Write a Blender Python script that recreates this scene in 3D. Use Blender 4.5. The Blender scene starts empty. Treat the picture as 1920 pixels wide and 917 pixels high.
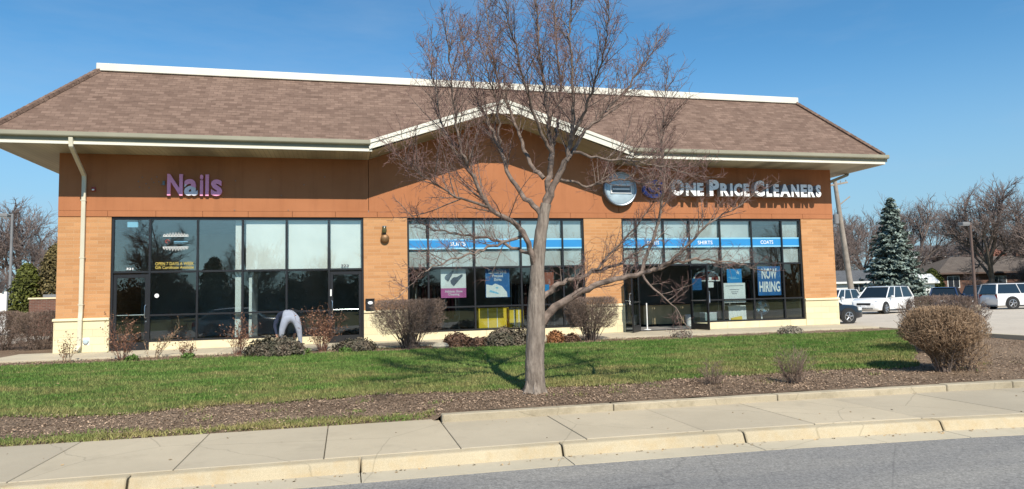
import bpy, bmesh, math, random
import numpy as np
from mathutils import Vector, Matrix, Quaternion

rad = math.radians
scene = bpy.context.scene
col = scene.collection

# ------------------------------------------------------------------ camera, sky, sun, exposure
cam_data = bpy.data.cameras.new("camera")
cam = bpy.data.objects.new("camera", cam_data)
col.objects.link(cam)
YAW, PITCH, ROLL = 0.236410, 0.076873, -0.023081
_f = Vector((math.sin(YAW) * math.cos(PITCH), math.cos(YAW) * math.cos(PITCH), math.sin(PITCH)))
_r = Vector((math.cos(YAW), -math.sin(YAW), 0))
_u = _r.cross(_f)
_c, _s = math.cos(ROLL), math.sin(ROLL)
_r, _u = _c * _r + _s * _u, -_s * _r + _c * _u
M3 = Matrix((_r, _u, -_f)).transposed()
cam.matrix_world = Matrix.Translation((7.754, -21.534, 1.3404)) @ M3.to_4x4()
cam_data.sensor_width = 36.0
cam_data.lens = 1300.0 / 1920.0 * 36.0
cam_data.shift_y = -7.65 / 1920.0
cam_data.clip_start = 0.1
cam_data.clip_end = 3000
scene.camera = cam

SUN_DIR = Vector((0.10, -1.0, 0.98)).normalized()      # from the ground towards the sun
world = bpy.data.worlds.new("World")
scene.world = world
world.use_nodes = True
wn = world.node_tree
for n in list(wn.nodes):
    wn.nodes.remove(n)
sky = wn.nodes.new("ShaderNodeTexSky")
sky.sky_type = 'NISHITA'
sky.sun_disc = False
sky.sun_elevation = math.asin(SUN_DIR.z)
sky.sun_rotation = math.atan2(SUN_DIR.x, SUN_DIR.y)
sky.altitude = 200
sky.air_density = 1.0
sky.dust_density = 0.1
sky.ozone_density = 3.5
bg = wn.nodes.new("ShaderNodeBackground")
bg.inputs[1].default_value = 0.115
wo = wn.nodes.new("ShaderNodeOutputWorld")
tint = wn.nodes.new("ShaderNodeMix"); tint.data_type = 'RGBA'; tint.blend_type = 'MULTIPLY'
tint.inputs[0].default_value = 1.0
tint.inputs[7].default_value = (0.52, 0.92, 1.03, 1)      # a clear spring sky is a little bluer than the model
wn.links.new(sky.outputs[0], tint.inputs[6])
# faint high wisps of cloud
tcw = wn.nodes.new("ShaderNodeTexCoord"); mpw = wn.nodes.new("ShaderNodeMapping")
mpw.inputs["Scale"].default_value = (1.2, 1.2, 6.0)
nsw = wn.nodes.new("ShaderNodeTexNoise"); nsw.inputs["Scale"].default_value = 1.6; nsw.inputs["Detail"].default_value = 6; nsw.inputs["Roughness"].default_value = 0.62
rpw = wn.nodes.new("ShaderNodeValToRGB"); rpw.color_ramp.elements[0].position = 0.44; rpw.color_ramp.elements[1].position = 0.85
rpw.color_ramp.elements[1].color = (0.30, 0.30, 0.30, 1)
clw = wn.nodes.new("ShaderNodeMix"); clw.data_type = 'RGBA'
clw.inputs[7].default_value = (3.2, 4.0, 5.0, 1)
wn.links.new(tcw.outputs["Generated"], mpw.inputs[0]); wn.links.new(mpw.outputs[0], nsw.inputs["Vector"])
wn.links.new(nsw.outputs[0], rpw.inputs[0]); wn.links.new(rpw.outputs[0], clw.inputs[0])
# pale haze low over the horizon
spw = wn.nodes.new("ShaderNodeSeparateXYZ"); wn.links.new(tcw.outputs["Generated"], spw.inputs[0])
mrw = wn.nodes.new("ShaderNodeMapRange"); mrw.interpolation_type = 'SMOOTHSTEP'
mrw.inputs[1].default_value = 0.02; mrw.inputs[2].default_value = 0.34; mrw.inputs[3].default_value = 0.82; mrw.inputs[4].default_value = 0.0
hzw = wn.nodes.new("ShaderNodeMix"); hzw.data_type = 'RGBA'
hzw.inputs[7].default_value = (2.58, 3.75, 4.60, 1)
wn.links.new(spw.outputs[2], mrw.inputs[0]); wn.links.new(mrw.outputs[0], hzw.inputs[0])
wn.links.new(tint.outputs[2], hzw.inputs[6])
wn.links.new(hzw.outputs[2], clw.inputs[6])
wn.links.new(clw.outputs[2], bg.inputs[0])
wn.links.new(bg.outputs[0], wo.inputs[0])

sd = bpy.data.lights.new("sun", 'SUN')
sd.energy = 4.6
sd.angle = rad(0.53)
sd.color = (1.0, 0.93, 0.81)
sun = bpy.data.objects.new("sun", sd)
col.objects.link(sun)
sun.rotation_mode = 'QUATERNION'
sun.rotation_quaternion = (-SUN_DIR).to_track_quat('-Z', 'Y')
sun.location = (10, -40, 40)

vs = scene.view_settings
vs.view_transform = 'Standard'
vs.look = 'None'
vs.gamma = 1.0
vs.use_curve_mapping = False
vs.exposure = 0.36
scene.cycles.use_denoising = True
scene.cycles.max_bounces = 8
scene.cycles.transparent_max_bounces = 24
scene.cycles.caustics_reflective = False
scene.cycles.caustics_refractive = False

# ------------------------------------------------------------------ materials
def lin(r, g, b):
    f = lambda c: (c / 255 / 12.92) if c / 255 <= 0.04045 else ((c / 255 + 0.055) / 1.055) ** 2.4
    return (f(r), f(g), f(b), 1)

class NT:
    def __init__(self, name):
        self.m = bpy.data.materials.new(name)
        self.m.use_nodes = True
        self.t = self.m.node_tree
        self.p = self.t.nodes["Principled BSDF"]
    def n(self, typ, **kw):
        nd = self.t.nodes.new(typ)
        for k, v in kw.items():
            setattr(nd, k, v)
        return nd
    def l(self, a, b):
        self.t.links.new(a, b)
    def mix(self, fac, a, b, mode='MIX'):
        nd = self.n("ShaderNodeMix", data_type='RGBA', blend_type=mode)
        for s, v in ((nd.inputs[0], fac), (nd.inputs[6], a), (nd.inputs[7], b)):
            if hasattr(v, 'is_linked'):
                self.l(v, s)
            else:
                s.default_value = v
        return nd.outputs[2]
    def noise(self, vec, scale, detail=4, rough=0.55):
        nd = self.n("ShaderNodeTexNoise")
        nd.inputs["Scale"].default_value = scale
        nd.inputs["Detail"].default_value = detail
        nd.inputs["Roughness"].default_value = rough
        self.l(vec, nd.inputs["Vector"])
        return nd.outputs[0]
    def ramp(self, fac, a, b, c0=(0, 0, 0, 1), c1=(1, 1, 1, 1)):
        nd = self.n("ShaderNodeValToRGB")
        nd.color_ramp.elements[0].position = a
        nd.color_ramp.elements[1].position = b
        nd.color_ramp.elements[0].color = c0
        nd.color_ramp.elements[1].color = c1
        self.l(fac, nd.inputs[0])
        return nd.outputs[0]
    def coord(self, which='Object', scale=None):
        tc = self.n("ShaderNodeTexCoord").outputs[which]
        if scale:
            mp = self.n("ShaderNodeMapping")
            mp.inputs["Scale"].default_value = scale
            self.l(tc, mp.inputs[0])
            return mp.outputs[0]
        return tc
    def bump(self, h, strength, dist=0.01):
        nd = self.n("ShaderNodeBump")
        nd.inputs["Strength"].default_value = strength
        nd.inputs["Distance"].default_value = dist
        self.l(h, nd.inputs["Height"])
        self.l(nd.outputs[0], self.p.inputs["Normal"])

def pm(name, c, rough=0.6, var=0.15, scale=6.0, metal=0.0, spec=0.5, bump=0.0, bscale=60.0, c2=None, island=0.0):
    """plain surface with uneven colour and optional roughness bump"""
    k = NT(name)
    c = tuple(c) if len(c) == 4 else tuple(c) + (1,)
    k.p.inputs["Roughness"].default_value = rough
    k.p.inputs["Metallic"].default_value = metal
    k.p.inputs["Specular IOR Level"].default_value = spec
    vec = k.coord()
    cc = c
    if var > 0 or c2:
        f = k.noise(vec, scale)
        lo = tuple(x * (1 - var) for x in c[:3]) + (1,)
        hi = tuple(c2) if c2 else tuple(min(1, x * (1 + var)) for x in c[:3]) + (1,)
        cc = k.mix(k.ramp(f, 0.3, 0.7), lo, hi)
    if island > 0:
        g = k.n("ShaderNodeNewGeometry").outputs["Random Per Island"]
        cc = k.mix(island, cc, k.ramp(g, 0, 1, (0.25, 0.25, 0.25, 1), (1.5, 1.5, 1.5, 1)), 'MULTIPLY')
    if hasattr(cc, 'is_linked'):
        k.l(cc, k.p.inputs["Base Color"])
    else:
        k.p.inputs["Base Color"].default_value = cc
    if bump > 0:
        k.bump(k.noise(vec, bscale, 3), bump)
    return k.m

def brick_mat(name, c1, c2, mortar, bw, rh, ms, var=0.2, bump=0.4, rough=0.85, offset=0.5, stain=0.0, streak=0.0):
    k = NT(name)
    uv = k.coord('UV')
    b = k.n("ShaderNodeTexBrick")
    b.offset = offset
    b.inputs["Color1"].default_value = c1
    b.inputs["Color2"].default_value = c2
    b.inputs["Mortar"].default_value = mortar
    b.inputs["Scale"].default_value = 1.0
    b.inputs["Mortar Size"].default_value = ms
    b.inputs["Mortar Smooth"].default_value = 0.2
    b.inputs["Brick Width"].default_value = bw
    b.inputs["Row Height"].default_value = rh
    k.l(uv, b.inputs["Vector"])
    f = k.noise(uv, 1.1, 5)
    cc = k.mix(k.ramp(f, 0.3, 0.7), b.outputs[0], k.mix(1.0, b.outputs[0], (1 - var, 1 - var, 1 - var, 1), 'MULTIPLY'))
    g = k.noise(uv, 55, 2)
    cc = k.mix(0.25, cc, k.ramp(g, 0.2, 0.8, (0.4, 0.4, 0.4, 1), (1.5, 1.5, 1.5, 1)), 'MULTIPLY')
    if streak:
        s = k.noise(k.coord('UV', (2.4, 8.0, 1)), 1.0, 2, 0.5)
        cc = k.mix(k.ramp(s, 0.52, 0.66, (0, 0, 0, 1), (streak, streak, streak, 1)), cc, tuple(x * 0.55 for x in c2[:3]) + (1,))
    if stain:
        s = k.noise(k.coord('UV', (1.6, 0.12, 1)), 1.0, 6, 0.7)
        cc = k.mix(k.ramp(s, 0.55, 0.8, (0, 0, 0, 1), (stain, stain, stain, 1)), cc, (0.06, 0.05, 0.04, 1))
    k.l(cc, k.p.inputs["Base Color"])
    k.p.inputs["Roughness"].default_value = rough
    k.p.inputs["Specular IOR Level"].default_value = 0.2
    h = k.n("ShaderNodeMath", operation='MULTIPLY_ADD')
    k.l(b.outputs["Fac"], h.inputs[0]); h.inputs[1].default_value = -1.0
    k.l(g, h.inputs[2])
    k.bump(h.outputs[0], bump, 0.01)
    return k.m

def glass_mat(name, tint, refl, rough=0.0):
    m = bpy.data.materials.new(name)
    m.use_nodes = True
    t = m.node_tree
    for n in list(t.nodes):
        t.nodes.remove(n)
    o = t.nodes.new("ShaderNodeOutputMaterial")
    tr = t.nodes.new("ShaderNodeBsdfTransparent"); tr.inputs[0].default_value = tint
    gl = t.nodes.new("ShaderNodeBsdfAnisotropic") if False else t.nodes.new("ShaderNodeBsdfGlossy")
    gl.inputs["Roughness"].default_value = rough
    gl.inputs["Color"].default_value = (1.0, 0.96, 0.90, 1)
    lw = t.nodes.new("ShaderNodeLayerWeight"); lw.inputs[0].default_value = 0.5
    fr = t.nodes.new("ShaderNodeMath"); fr.operation = 'POWER'; fr.inputs[1].default_value = 4.0
    t.links.new(lw.outputs["Facing"], fr.inputs[0])
    ad = t.nodes.new("ShaderNodeMath"); ad.operation = 'MULTIPLY_ADD'; ad.use_clamp = True
    ad.inputs[1].default_value = 0.6; ad.inputs[2].default_value = refl
    mx = t.nodes.new("ShaderNodeMixShader")
    # old panes are never quite flat: a faint waviness in the reflection
    tc = t.nodes.new("ShaderNodeTexCoord")
    ns = t.nodes.new("ShaderNodeTexNoise"); ns.inputs["Scale"].default_value = 0.8; ns.inputs["Detail"].default_value = 1
    bp = t.nodes.new("ShaderNodeBump"); bp.inputs["Strength"].default_value = 0.02; bp.inputs["Distance"].default_value = 0.1
    t.links.new(tc.outputs["Object"], ns.inputs["Vector"])
    t.links.new(ns.outputs[0], bp.inputs["Height"])
    t.links.new(bp.outputs[0], gl.inputs["Normal"])
    t.links.new(fr.outputs[0], ad.inputs[0])
    t.links.new(ad.outputs[0], mx.inputs[0])
    t.links.new(tr.outputs[0], mx.inputs[1])
    t.links.new(gl.outputs[0], mx.inputs[2])
    t.links.new(mx.outputs[0], o.inputs[0])
    return m

def leafy(name, c, island=0.6, var=0.3, scale=1.5, rough=0.65, trans=0.0, c2=None):
    m = pm(name, c, rough, var, scale, spec=0.25, island=island, c2=c2)
    return m

# ------------------------------------------------------------------ mesh builder
class MB:
    def __init__(self):
        self.v, self.f = [], []
    def _add(self, vs_, fs_):
        n = len(self.v)
        self.v += [tuple(p) for p in vs_]
        self.f += [tuple(i + n for i in q) for q in fs_]
        return self
    def box(self, x0, x1, y0, y1, z0, z1):
        x0, x1 = min(x0, x1), max(x0, x1); y0, y1 = min(y0, y1), max(y0, y1); z0, z1 = min(z0, z1), max(z0, z1)
        return self._add([(x0, y0, z0), (x1, y0, z0), (x1, y1, z0), (x0, y1, z0), (x0, y0, z1), (x1, y0, z1), (x1, y1, z1), (x0, y1, z1)],
                         [(3, 2, 1, 0), (4, 5, 6, 7), (0, 1, 5, 4), (1, 2, 6, 5), (2, 3, 7, 6), (3, 0, 4, 7)])
    def obox(self, c, s, m=Matrix.Identity(3)):
        c = Vector(c)
        vs_ = [c + m @ Vector((sx * s[0] / 2, sy * s[1] / 2, sz * s[2] / 2)) for sz in (-1, 1) for sx, sy in ((-1, -1), (1, -1), (1, 1), (-1, 1))]
        return self._add(vs_, [(3, 2, 1, 0), (4, 5, 6, 7), (0, 1, 5, 4), (1, 2, 6, 5), (2, 3, 7, 6), (3, 0, 4, 7)])
    def poly(self, pts):
        return self._add(pts, [tuple(range(len(pts)))])
    def prism(self, pts, a, b, axis):
        """2D outline extruded from a to b along axis; outline given in the other two axes in order"""
        def P(p, t):
            return {'x': (t, p[0], p[1]), 'y': (p[0], t, p[1]), 'z': (p[0], p[1], t)}[axis]
        n = len(pts)
        vs_ = [P(p, a) for p in pts] + [P(p, b) for p in pts]
        fs_ = [tuple(range(n))[::-1], tuple(range(n, 2 * n))] + [(i, (i + 1) % n, n + (i + 1) % n, n + i) for i in range(n)]
        return self._add(vs_, fs_)
    def tube(self, pts, rads, n=8, cap=True):
        pts = [Vector(p) for p in pts]
        if not hasattr(rads, '__len__'):
            rads = [rads] * len(pts)
        vs_, fs_ = [], []
        prev = None
        for i, p in enumerate(pts):
            a = pts[max(i - 1, 0)]; b = pts[min(i + 1, len(pts) - 1)]
            t = (b - a)
            t = t.normalized() if t.length > 1e-9 else Vector((0, 0, 1))
            if prev is None:
                u = t.orthogonal().normalized()
            else:
                u = (prev - t * prev.dot(t))
                u = u.normalized() if u.length > 1e-6 else t.orthogonal().normalized()
            prev = u
            w = t.cross(u)
            for k in range(n):
                th = 2 * math.pi * k / n
                vs_.append(p + (u * math.cos(th) + w * math.sin(th)) * rads[i])
        for i in range(len(pts) - 1):
            for k in range(n):
                fs_.append((i * n + k, i * n + (k + 1) % n, (i + 1) * n + (k + 1) % n, (i + 1) * n + k))
        if cap:
            fs_.append(tuple(range(n))[::-1]); fs_.append(tuple(range((len(pts) - 1) * n, len(pts) * n)))
        return self._add(vs_, fs_)
    def cyl(self, a, b, r, n=16):
        return self.tube([a, b], [r, r], n)
    def lathe(self, prof, n=24, o=(0, 0, 0), m=Matrix.Identity(3)):
        o = Vector(o); vs_ = []; fs_ = []
        for r, z in prof:
            for k in range(n):
                th = 2 * math.pi * k / n
                vs_.append(o + m @ Vector((r * math.cos(th), r * math.sin(th), z)))
        for i in range(len(prof) - 1):
            for k in range(n):
                fs_.append((i * n + k, i * n + (k + 1) % n, (i + 1) * n + (k + 1) % n, (i + 1) * n + k))
        fs_.append(tuple(range(n))[::-1]); fs_.append(tuple(range((len(prof) - 1) * n, len(prof) * n)))
        return self._add(vs_, fs_)
    def build(self, name, mat, parent=None, bev=0.0, smooth=False, seg=1):
        me = bpy.data.meshes.new(name)
        me.from_pydata(self.v, [], self.f)
        if bev > 0:
            bm = bmesh.new(); bm.from_mesh(me)
            bmesh.ops.bevel(bm, geom=bm.edges[:], offset=bev, segments=seg, affect='EDGES', profile=0.5, clamp_overlap=True)
            bm.to_mesh(me); bm.free()
        box_uv(me)
        return link(name, me, mat, parent, smooth)

def box_uv(me):
    uv = me.uv_layers.new(name="UVMap").data
    Z = Vector((0, 0, 1))
    vv = me.vertices
    for p in me.polygons:
        n = p.normal
        if abs(n.z) > 0.95:
            h, w = Vector((1, 0, 0)), Vector((0, 1, 0))
        else:
            h = Z.cross(n).normalized(); w = n.cross(h)
        for li in p.loop_indices:
            c = vv[me.loops[li].vertex_index].co
            uv[li].uv = (c.dot(h), c.dot(w))

def link(name, me, mat, parent=None, smooth=False):
    for m in (mat if isinstance(mat, (list, tuple)) else [mat]):
        me.materials.append(m)
    if smooth:
        me.polygons.foreach_set("use_smooth", [True] * len(me.polygons))
        try:
            me.set_sharp_from_angle(angle=rad(40))
        except Exception:
            pass
    o = bpy.data.objects.new(name, me)
    col.objects.link(o)
    if parent is not None:
        o.parent = parent
        if parent.type == 'EMPTY':
            o.matrix_parent_inverse = parent.matrix_basis.inverted()
    return o

def fast_mesh(name, v, f, mat, parent=None, smooth=False):
    """v: (N,3) array, f: (M,k) array of equal-sized faces"""
    v = np.asarray(v, dtype=np.float32); f = np.asarray(f, dtype=np.int32)
    me = bpy.data.meshes.new(name)
    me.vertices.add(len(v)); me.vertices.foreach_set("co", v.ravel())
    k = f.shape[1]
    me.loops.add(f.size); me.loops.foreach_set("vertex_index", f.ravel())
    me.polygons.add(len(f))
    me.polygons.foreach_set("loop_start", np.arange(0, f.size, k, dtype=np.int32))
    me.polygons.foreach_set("loop_total", np.full(len(f), k, dtype=np.int32))
    me.update(calc_edges=True)
    return link(name, me, mat, parent, smooth)

def thing(name, label, cat, loc=(0, 0, 0), group=None):
    o = bpy.data.objects.new(name, None)
    o.empty_display_size = 0.2
    col.objects.link(o)
    o.location = loc
    o.matrix_basis = Matrix.Translation(loc)
    return tag(o, label, cat, group)

def tag(o, label=None, cat=None, group=None, kind=None):
    if label: o["label"] = label
    if cat: o["category"] = cat
    if group: o["group"] = group
    if kind: o["kind"] = kind
    return o

def struct(o):
    o["kind"] = "structure"
    return o

def dup(root, loc, rotz=0, scale=1.0, label=None, group=None):
    """a copy of a thing built at the origin, with copies of its parts and sub-parts"""
    r = root.copy(); col.objects.link(r)
    r.location = loc; r.rotation_euler = (0, 0, rotz); r.scale = (scale,) * 3 if not hasattr(scale, '__len__') else scale
    if label: r["label"] = label
    if group: r["group"] = group
    for ch in list(root.children):
        c = ch.copy(); col.objects.link(c); c.parent = r
        for g in ch.children:
            d = g.copy(); col.objects.link(d); d.parent = c
    return r

def text_mesh(body, size=1.0, extrude=0.0, offset=0.0, spacing=1.0, align='CENTER', line=1.0):
    cu = bpy.data.curves.new("lettering", 'FONT')
    cu.body = body; cu.size = size; cu.extrude = extrude; cu.offset = offset
    cu.align_x = align; cu.align_y = 'CENTER'; cu.space_character = spacing; cu.space_line = line
    cu.resolution_u = 3
    o = bpy.data.objects.new("lettering", cu)
    col.objects.link(o)
    dg = bpy.context.evaluated_depsgraph_get()
    me = bpy.data.meshes.new_from_object(o.evaluated_get(dg))
    bpy.data.objects.remove(o); bpy.data.curves.remove(cu)
    return me

def fit_text(body, x0, x1, z0, z1, y, depth=0.004, offset=0.0, line=1.0, **kw):
    """lettering facing -Y filling the box x0..x1, z0..z1"""
    me = text_mesh(body, 1.0, 0.5, offset, line=line, **kw)
    n = len(me.vertices)
    a = np.empty(n * 3, dtype=np.float32); me.vertices.foreach_get("co", a); a = a.reshape(-1, 3)
    mn, mx = a.min(0), a.max(0)
    o = np.empty_like(a)
    o[:, 0] = x0 + (a[:, 0] - mn[0]) / max(mx[0] - mn[0], 1e-6) * (x1 - x0)
    o[:, 2] = z0 + (a[:, 1] - mn[1]) / max(mx[1] - mn[1], 1e-6) * (z1 - z0)
    o[:, 1] = y - (a[:, 2] - mn[2]) / max(mx[2] - mn[2], 1e-6) * depth
    me.vertices.foreach_set("co", o.ravel())
    me.update()
    return me

def twig_mesh(segs, n=3):
    """segs: list of (p0, p1, r0, r1); a quick tube mesh of all segments"""
    P0 = np.array([s[0] for s in segs]); P1 = np.array([s[1] for s in segs])
    R0 = np.array([s[2] for s in segs]); R1 = np.array([s[3] for s in segs])
    d = P1 - P0
    L = np.linalg.norm(d, axis=1, keepdims=True); d = d / np.maximum(L, 1e-9)
    ref = np.where(np.abs(d[:, 2:3]) > 0.9, np.array([[1.0, 0, 0]]), np.array([[0, 0, 1.0]]))
    u = np.cross(d, ref); u /= np.linalg.norm(u, axis=1, keepdims=True)
    w = np.cross(d, u)
    V = []
    for P, R in ((P0, R0), (P1, R1)):
        for k in range(n):
            th = 2 * math.pi * k / n
            V.append(P + (u * math.cos(th) + w * math.sin(th)) * R[:, None])
    V = np.stack(V, 1).reshape(-1, 3)
    base = (np.arange(len(segs)) * 2 * n)[:, None]
    F = []
    for k in range(n):
        q = np.array([[k, (k + 1) % n, n + (k + 1) % n, n + k]])
        F.append(base + q)
    return V, np.concatenate(F)

def quads_cloud(rng, C, size, N=None, stretch=1.6, upbias=0.0):
    """small leaf-like quads at the centres C, random or following normals N"""
    n = len(C)
    a = rng.normal(size=(n, 3)); a /= np.linalg.norm(a, axis=1, keepdims=True)
    if N is not None:
        a = a * 0.6 + N; a /= np.linalg.norm(a, axis=1, keepdims=True)
    a[:, 2] += upbias
    b = rng.normal(size=(n, 3)); u = np.cross(a, b); u /= np.linalg.norm(u, axis=1, keepdims=True) + 1e-9
    w = np.cross(a, u)
    w /= np.linalg.norm(w, axis=1, keepdims=True) + 1e-9
    s = (size * rng.uniform(0.6, 1.4, n))[:, None] if not hasattr(size, 'shape') else size[:, None]
    V = np.stack([C - u * s * stretch * 0.5, C - w * s * 0.5, C + u * s * stretch * 0.5, C + w * s * 0.5], 1).reshape(-1, 3)
    F = np.arange(n * 4).reshape(-1, 4)
    return V, F
# ------------------------------------------------------------------ surface library
M = {}
M['brick'] = brick_mat("orange_brick", (0.60, 0.315, 0.145, 1), (0.50, 0.245, 0.105, 1), (0.54, 0.32, 0.17, 1), 0.40, 0.10, 0.008, var=0.10, bump=0.35)
M['stone'] = brick_mat("cream_split_stone", (0.80, 0.71, 0.46, 1), (0.72, 0.63, 0.40, 1), (0.60, 0.52, 0.34, 1), 0.62, 0.21, 0.006, var=0.10, bump=0.5)
M['capstone'] = pm("cream_capstone", (0.72, 0.62, 0.40), 0.8, 0.12, 3, bump=0.1)
M['shingle'] = brick_mat("brown_shingles", (0.245, 0.165, 0.126, 1), (0.160, 0.104, 0.079, 1), (0.150, 0.099, 0.078, 1), 0.24, 0.115, 0.007, var=0.12, bump=0.5, rough=0.95, stain=0.05, streak=0.40)
M['white_metal'] = pm("white_painted_metal", (0.74, 0.70, 0.59), 0.45, 0.06, 1.2)
M['cream_metal'] = pm("cream_painted_metal", (0.62, 0.57, 0.44), 0.45, 0.08, 1.2)
M['gutter'] = pm("beige_gutter_paint", (0.30, 0.28, 0.205), 0.6, 0.12, 1.0)
M['soffit'] = None
M['dark_frame'] = pm("dark_bronze_aluminium", (0.018, 0.018, 0.020), 0.35, 0.1, 3)
M['black'] = pm("black_rubber", (0.012, 0.012, 0.013), 0.7, 0.1, 5)
M['steel'] = pm("brushed_steel", (0.55, 0.55, 0.55), 0.3, 0.05, 5, metal=1.0)
M['concrete'] = None
M['glass'] = glass_mat("storefront_glass", (0.97, 1.0, 0.99, 1), 0.17)
M['glass_dark'] = glass_mat("tinted_storefront_glass", (0.86, 0.91, 0.91, 1), 0.09)

def soffit_mat():
    k = NT("vented_soffit_panels")
    uv = k.coord('UV')
    w = k.n("ShaderNodeTexWave", wave_type='BANDS', bands_direction='X')
    w.inputs["Scale"].default_value = 2.4
    k.l(uv, w.inputs["Vector"])
    f = k.noise(k.coord('UV', (0.5, 0.05, 1)), 1.3, 2)
    cc = k.mix(k.ramp(f, 0.40, 0.60), (0.24, 0.21, 0.145, 1), (0.50, 0.45, 0.32, 1))
    cc = k.mix(k.ramp(w.outputs[0], 0.0, 0.12, (0.5, 0.5, 0.5, 1), (0, 0, 0, 1)), cc, (0.20, 0.18, 0.13, 1))
    k.l(cc, k.p.inputs["Base Color"])
    k.p.inputs["Roughness"].default_value = 0.6
    return k.m
M['soffit'] = soffit_mat()

def stucco_mat():
    k = NT("rust_stucco_panels")
    v = k.coord('UV')
    f = k.noise(v, 0.7, 6, 0.6)
    cc = k.mix(k.ramp(f, 0.3, 0.72), (0.380, 0.150, 0.068, 1), (0.450, 0.186, 0.088, 1))
    s = k.noise(k.coord('UV', (3.0, 0.25, 1)), 1.0, 6, 0.7)
    cc = k.mix(k.ramp(s, 0.50, 0.78, (0, 0, 0, 1), (0.45, 0.45, 0.45, 1)), cc, (0.24, 0.095, 0.045, 1))
    g = k.noise(v, 90, 2)
    cc = k.mix(0.2, cc, k.ramp(g, 0.25, 0.75, (0.5, 0.5, 0.5, 1), (1.4, 1.4, 1.4, 1)), 'MULTIPLY')
    k.l(cc, k.p.inputs["Base Color"])
    k.p.inputs["Roughness"].default_value = 0.9
    k.p.inputs["Specular IOR Level"].default_value = 0.15
    k.bump(g, 0.35)
    return k.m
M['stucco'] = stucco_mat()

def concrete_mat(name, c, dark=0.72, island=0.0, speck=0.25, stain=(0.42, 0.27, 0.10), stain_amt=0.0):
    k = NT(name)
    v = k.coord('Object')
    f = k.noise(v, 0.55, 6, 0.6)
    lo = tuple(x * dark for x in c) + (1,)
    cc = k.mix(k.ramp(f, 0.3, 0.72), lo, tuple(c) + (1,))
    if island:
        g = k.n("ShaderNodeNewGeometry").outputs["Random Per Island"]
        cc = k.mix(island, cc, k.ramp(g, 0, 1, (0.72, 0.74, 0.78, 1), (1.06, 1.05, 1.02, 1)), 'MULTIPLY')
    s = k.noise(v, 140, 3, 0.7)
    cc = k.mix(speck, cc, k.ramp(s, 0.3, 0.7, (0.45, 0.45, 0.45, 1), (1.45, 1.45, 1.45, 1)), 'MULTIPLY')
    p_ = k.noise(v, 9, 5, 0.7)
    cc = k.mix(k.ramp(p_, 0.62, 0.74, (0, 0, 0, 1), (0.35, 0.35, 0.35, 1)), cc, tuple(x * 0.5 for x in c) + (1,))
    cr = k.n("ShaderNodeTexVoronoi", feature='DISTANCE_TO_EDGE'); cr.inputs["Scale"].default_value = 0.42
    k.l(k.mix(0.12, v, k.noise(v, 3.0, 5)), cr.inputs["Vector"])
    cc = k.mix(k.ramp(cr.outputs[0], 0.0, 0.004, (0.45, 0.45, 0.45, 1), (0, 0, 0, 1)), cc, tuple(x * 0.35 for x in c) + (1,))
    dk = k.noise(v, 1.7, 5, 0.65)
    cc = k.mix(k.ramp(dk, 0.56, 0.72, (0, 0, 0, 1), (0.35, 0.35, 0.35, 1)), cc, tuple(x * 0.62 for x in c) + (1,))
    if stain_amt:
        q = k.noise(v, 3.2, 6, 0.7)
        cc = k.mix(k.ramp(q, 0.48, 0.72, (0, 0, 0, 1), (stain_amt,) * 3 + (1,)), cc, tuple(stain) + (1,))
    k.l(cc, k.p.inputs["Base Color"])
    k.p.inputs["Roughness"].default_value = 0.9
    k.p.inputs["Specular IOR Level"].default_value = 0.2
    k.bump(s, 0.2)
    return k.m
M['concrete'] = concrete_mat("pale_concrete_slabs", (0.52, 0.445, 0.325), 0.80, island=0.7, speck=0.18)
M['walkway'] = concrete_mat("pale_walkway_concrete", (0.56, 0.49, 0.36), 0.8, island=0.3, speck=0.2)
M['kerb'] = concrete_mat("stained_kerb_concrete", (0.54, 0.455, 0.31), 0.75, island=0.2, speck=0.45, stain_amt=0.4)
M['lip'] = concrete_mat("weathered_kerb_concrete", (0.50, 0.43, 0.31), 0.72, island=0.35, speck=0.35, stain=(0.16, 0.13, 0.08), stain_amt=0.5)
M['lot'] = concrete_mat("lot_concrete", (0.56, 0.49, 0.40), 0.85, speck=0.25)

def asphalt_mat():
    k = NT("worn_grey_asphalt")
    v = k.coord('Object')
    f = k.noise(k.coord('Object', (0.35, 1.6, 1)), 0.7, 4)
    cc = k.mix(k.ramp(f, 0.3, 0.7), (0.195, 0.190, 0.182, 1), (0.290, 0.275, 0.245, 1))
    s = k.noise(v, 45, 4, 0.8)
    cc = k.mix(0.8, cc, k.ramp(s, 0.30, 0.70, (0.42, 0.42, 0.42, 1), (1.6, 1.6, 1.6, 1)), 'MULTIPLY')
    s2 = k.noise(v, 16, 3, 0.7)
    cc = k.mix(0.45, cc, k.ramp(s2, 0.35, 0.65, (0.6, 0.6, 0.62, 1), (1.3, 1.3, 1.3, 1)), 'MULTIPLY')
    vo = k.n("ShaderNodeTexVoronoi", feature='DISTANCE_TO_EDGE')
    vo.inputs["Scale"].default_value = 0.55
    k.l(k.mix(0.15, v, k.noise(v, 2.5, 4)), vo.inputs["Vector"])
    cc = k.mix(k.ramp(vo.outputs[0], 0.0, 0.006, (0.3, 0.3, 0.3, 1), (0, 0, 0, 1)), cc, (0.05, 0.05, 0.05, 1))
    k.l(cc, k.p.inputs["Base Color"])
    k.p.inputs["Roughness"].default_value = 0.88
    k.p.inputs["Specular IOR Level"].default_value = 0.3
    k.bump(s, 0.5)
    return k.m
M['asphalt'] = asphalt_mat()

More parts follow.
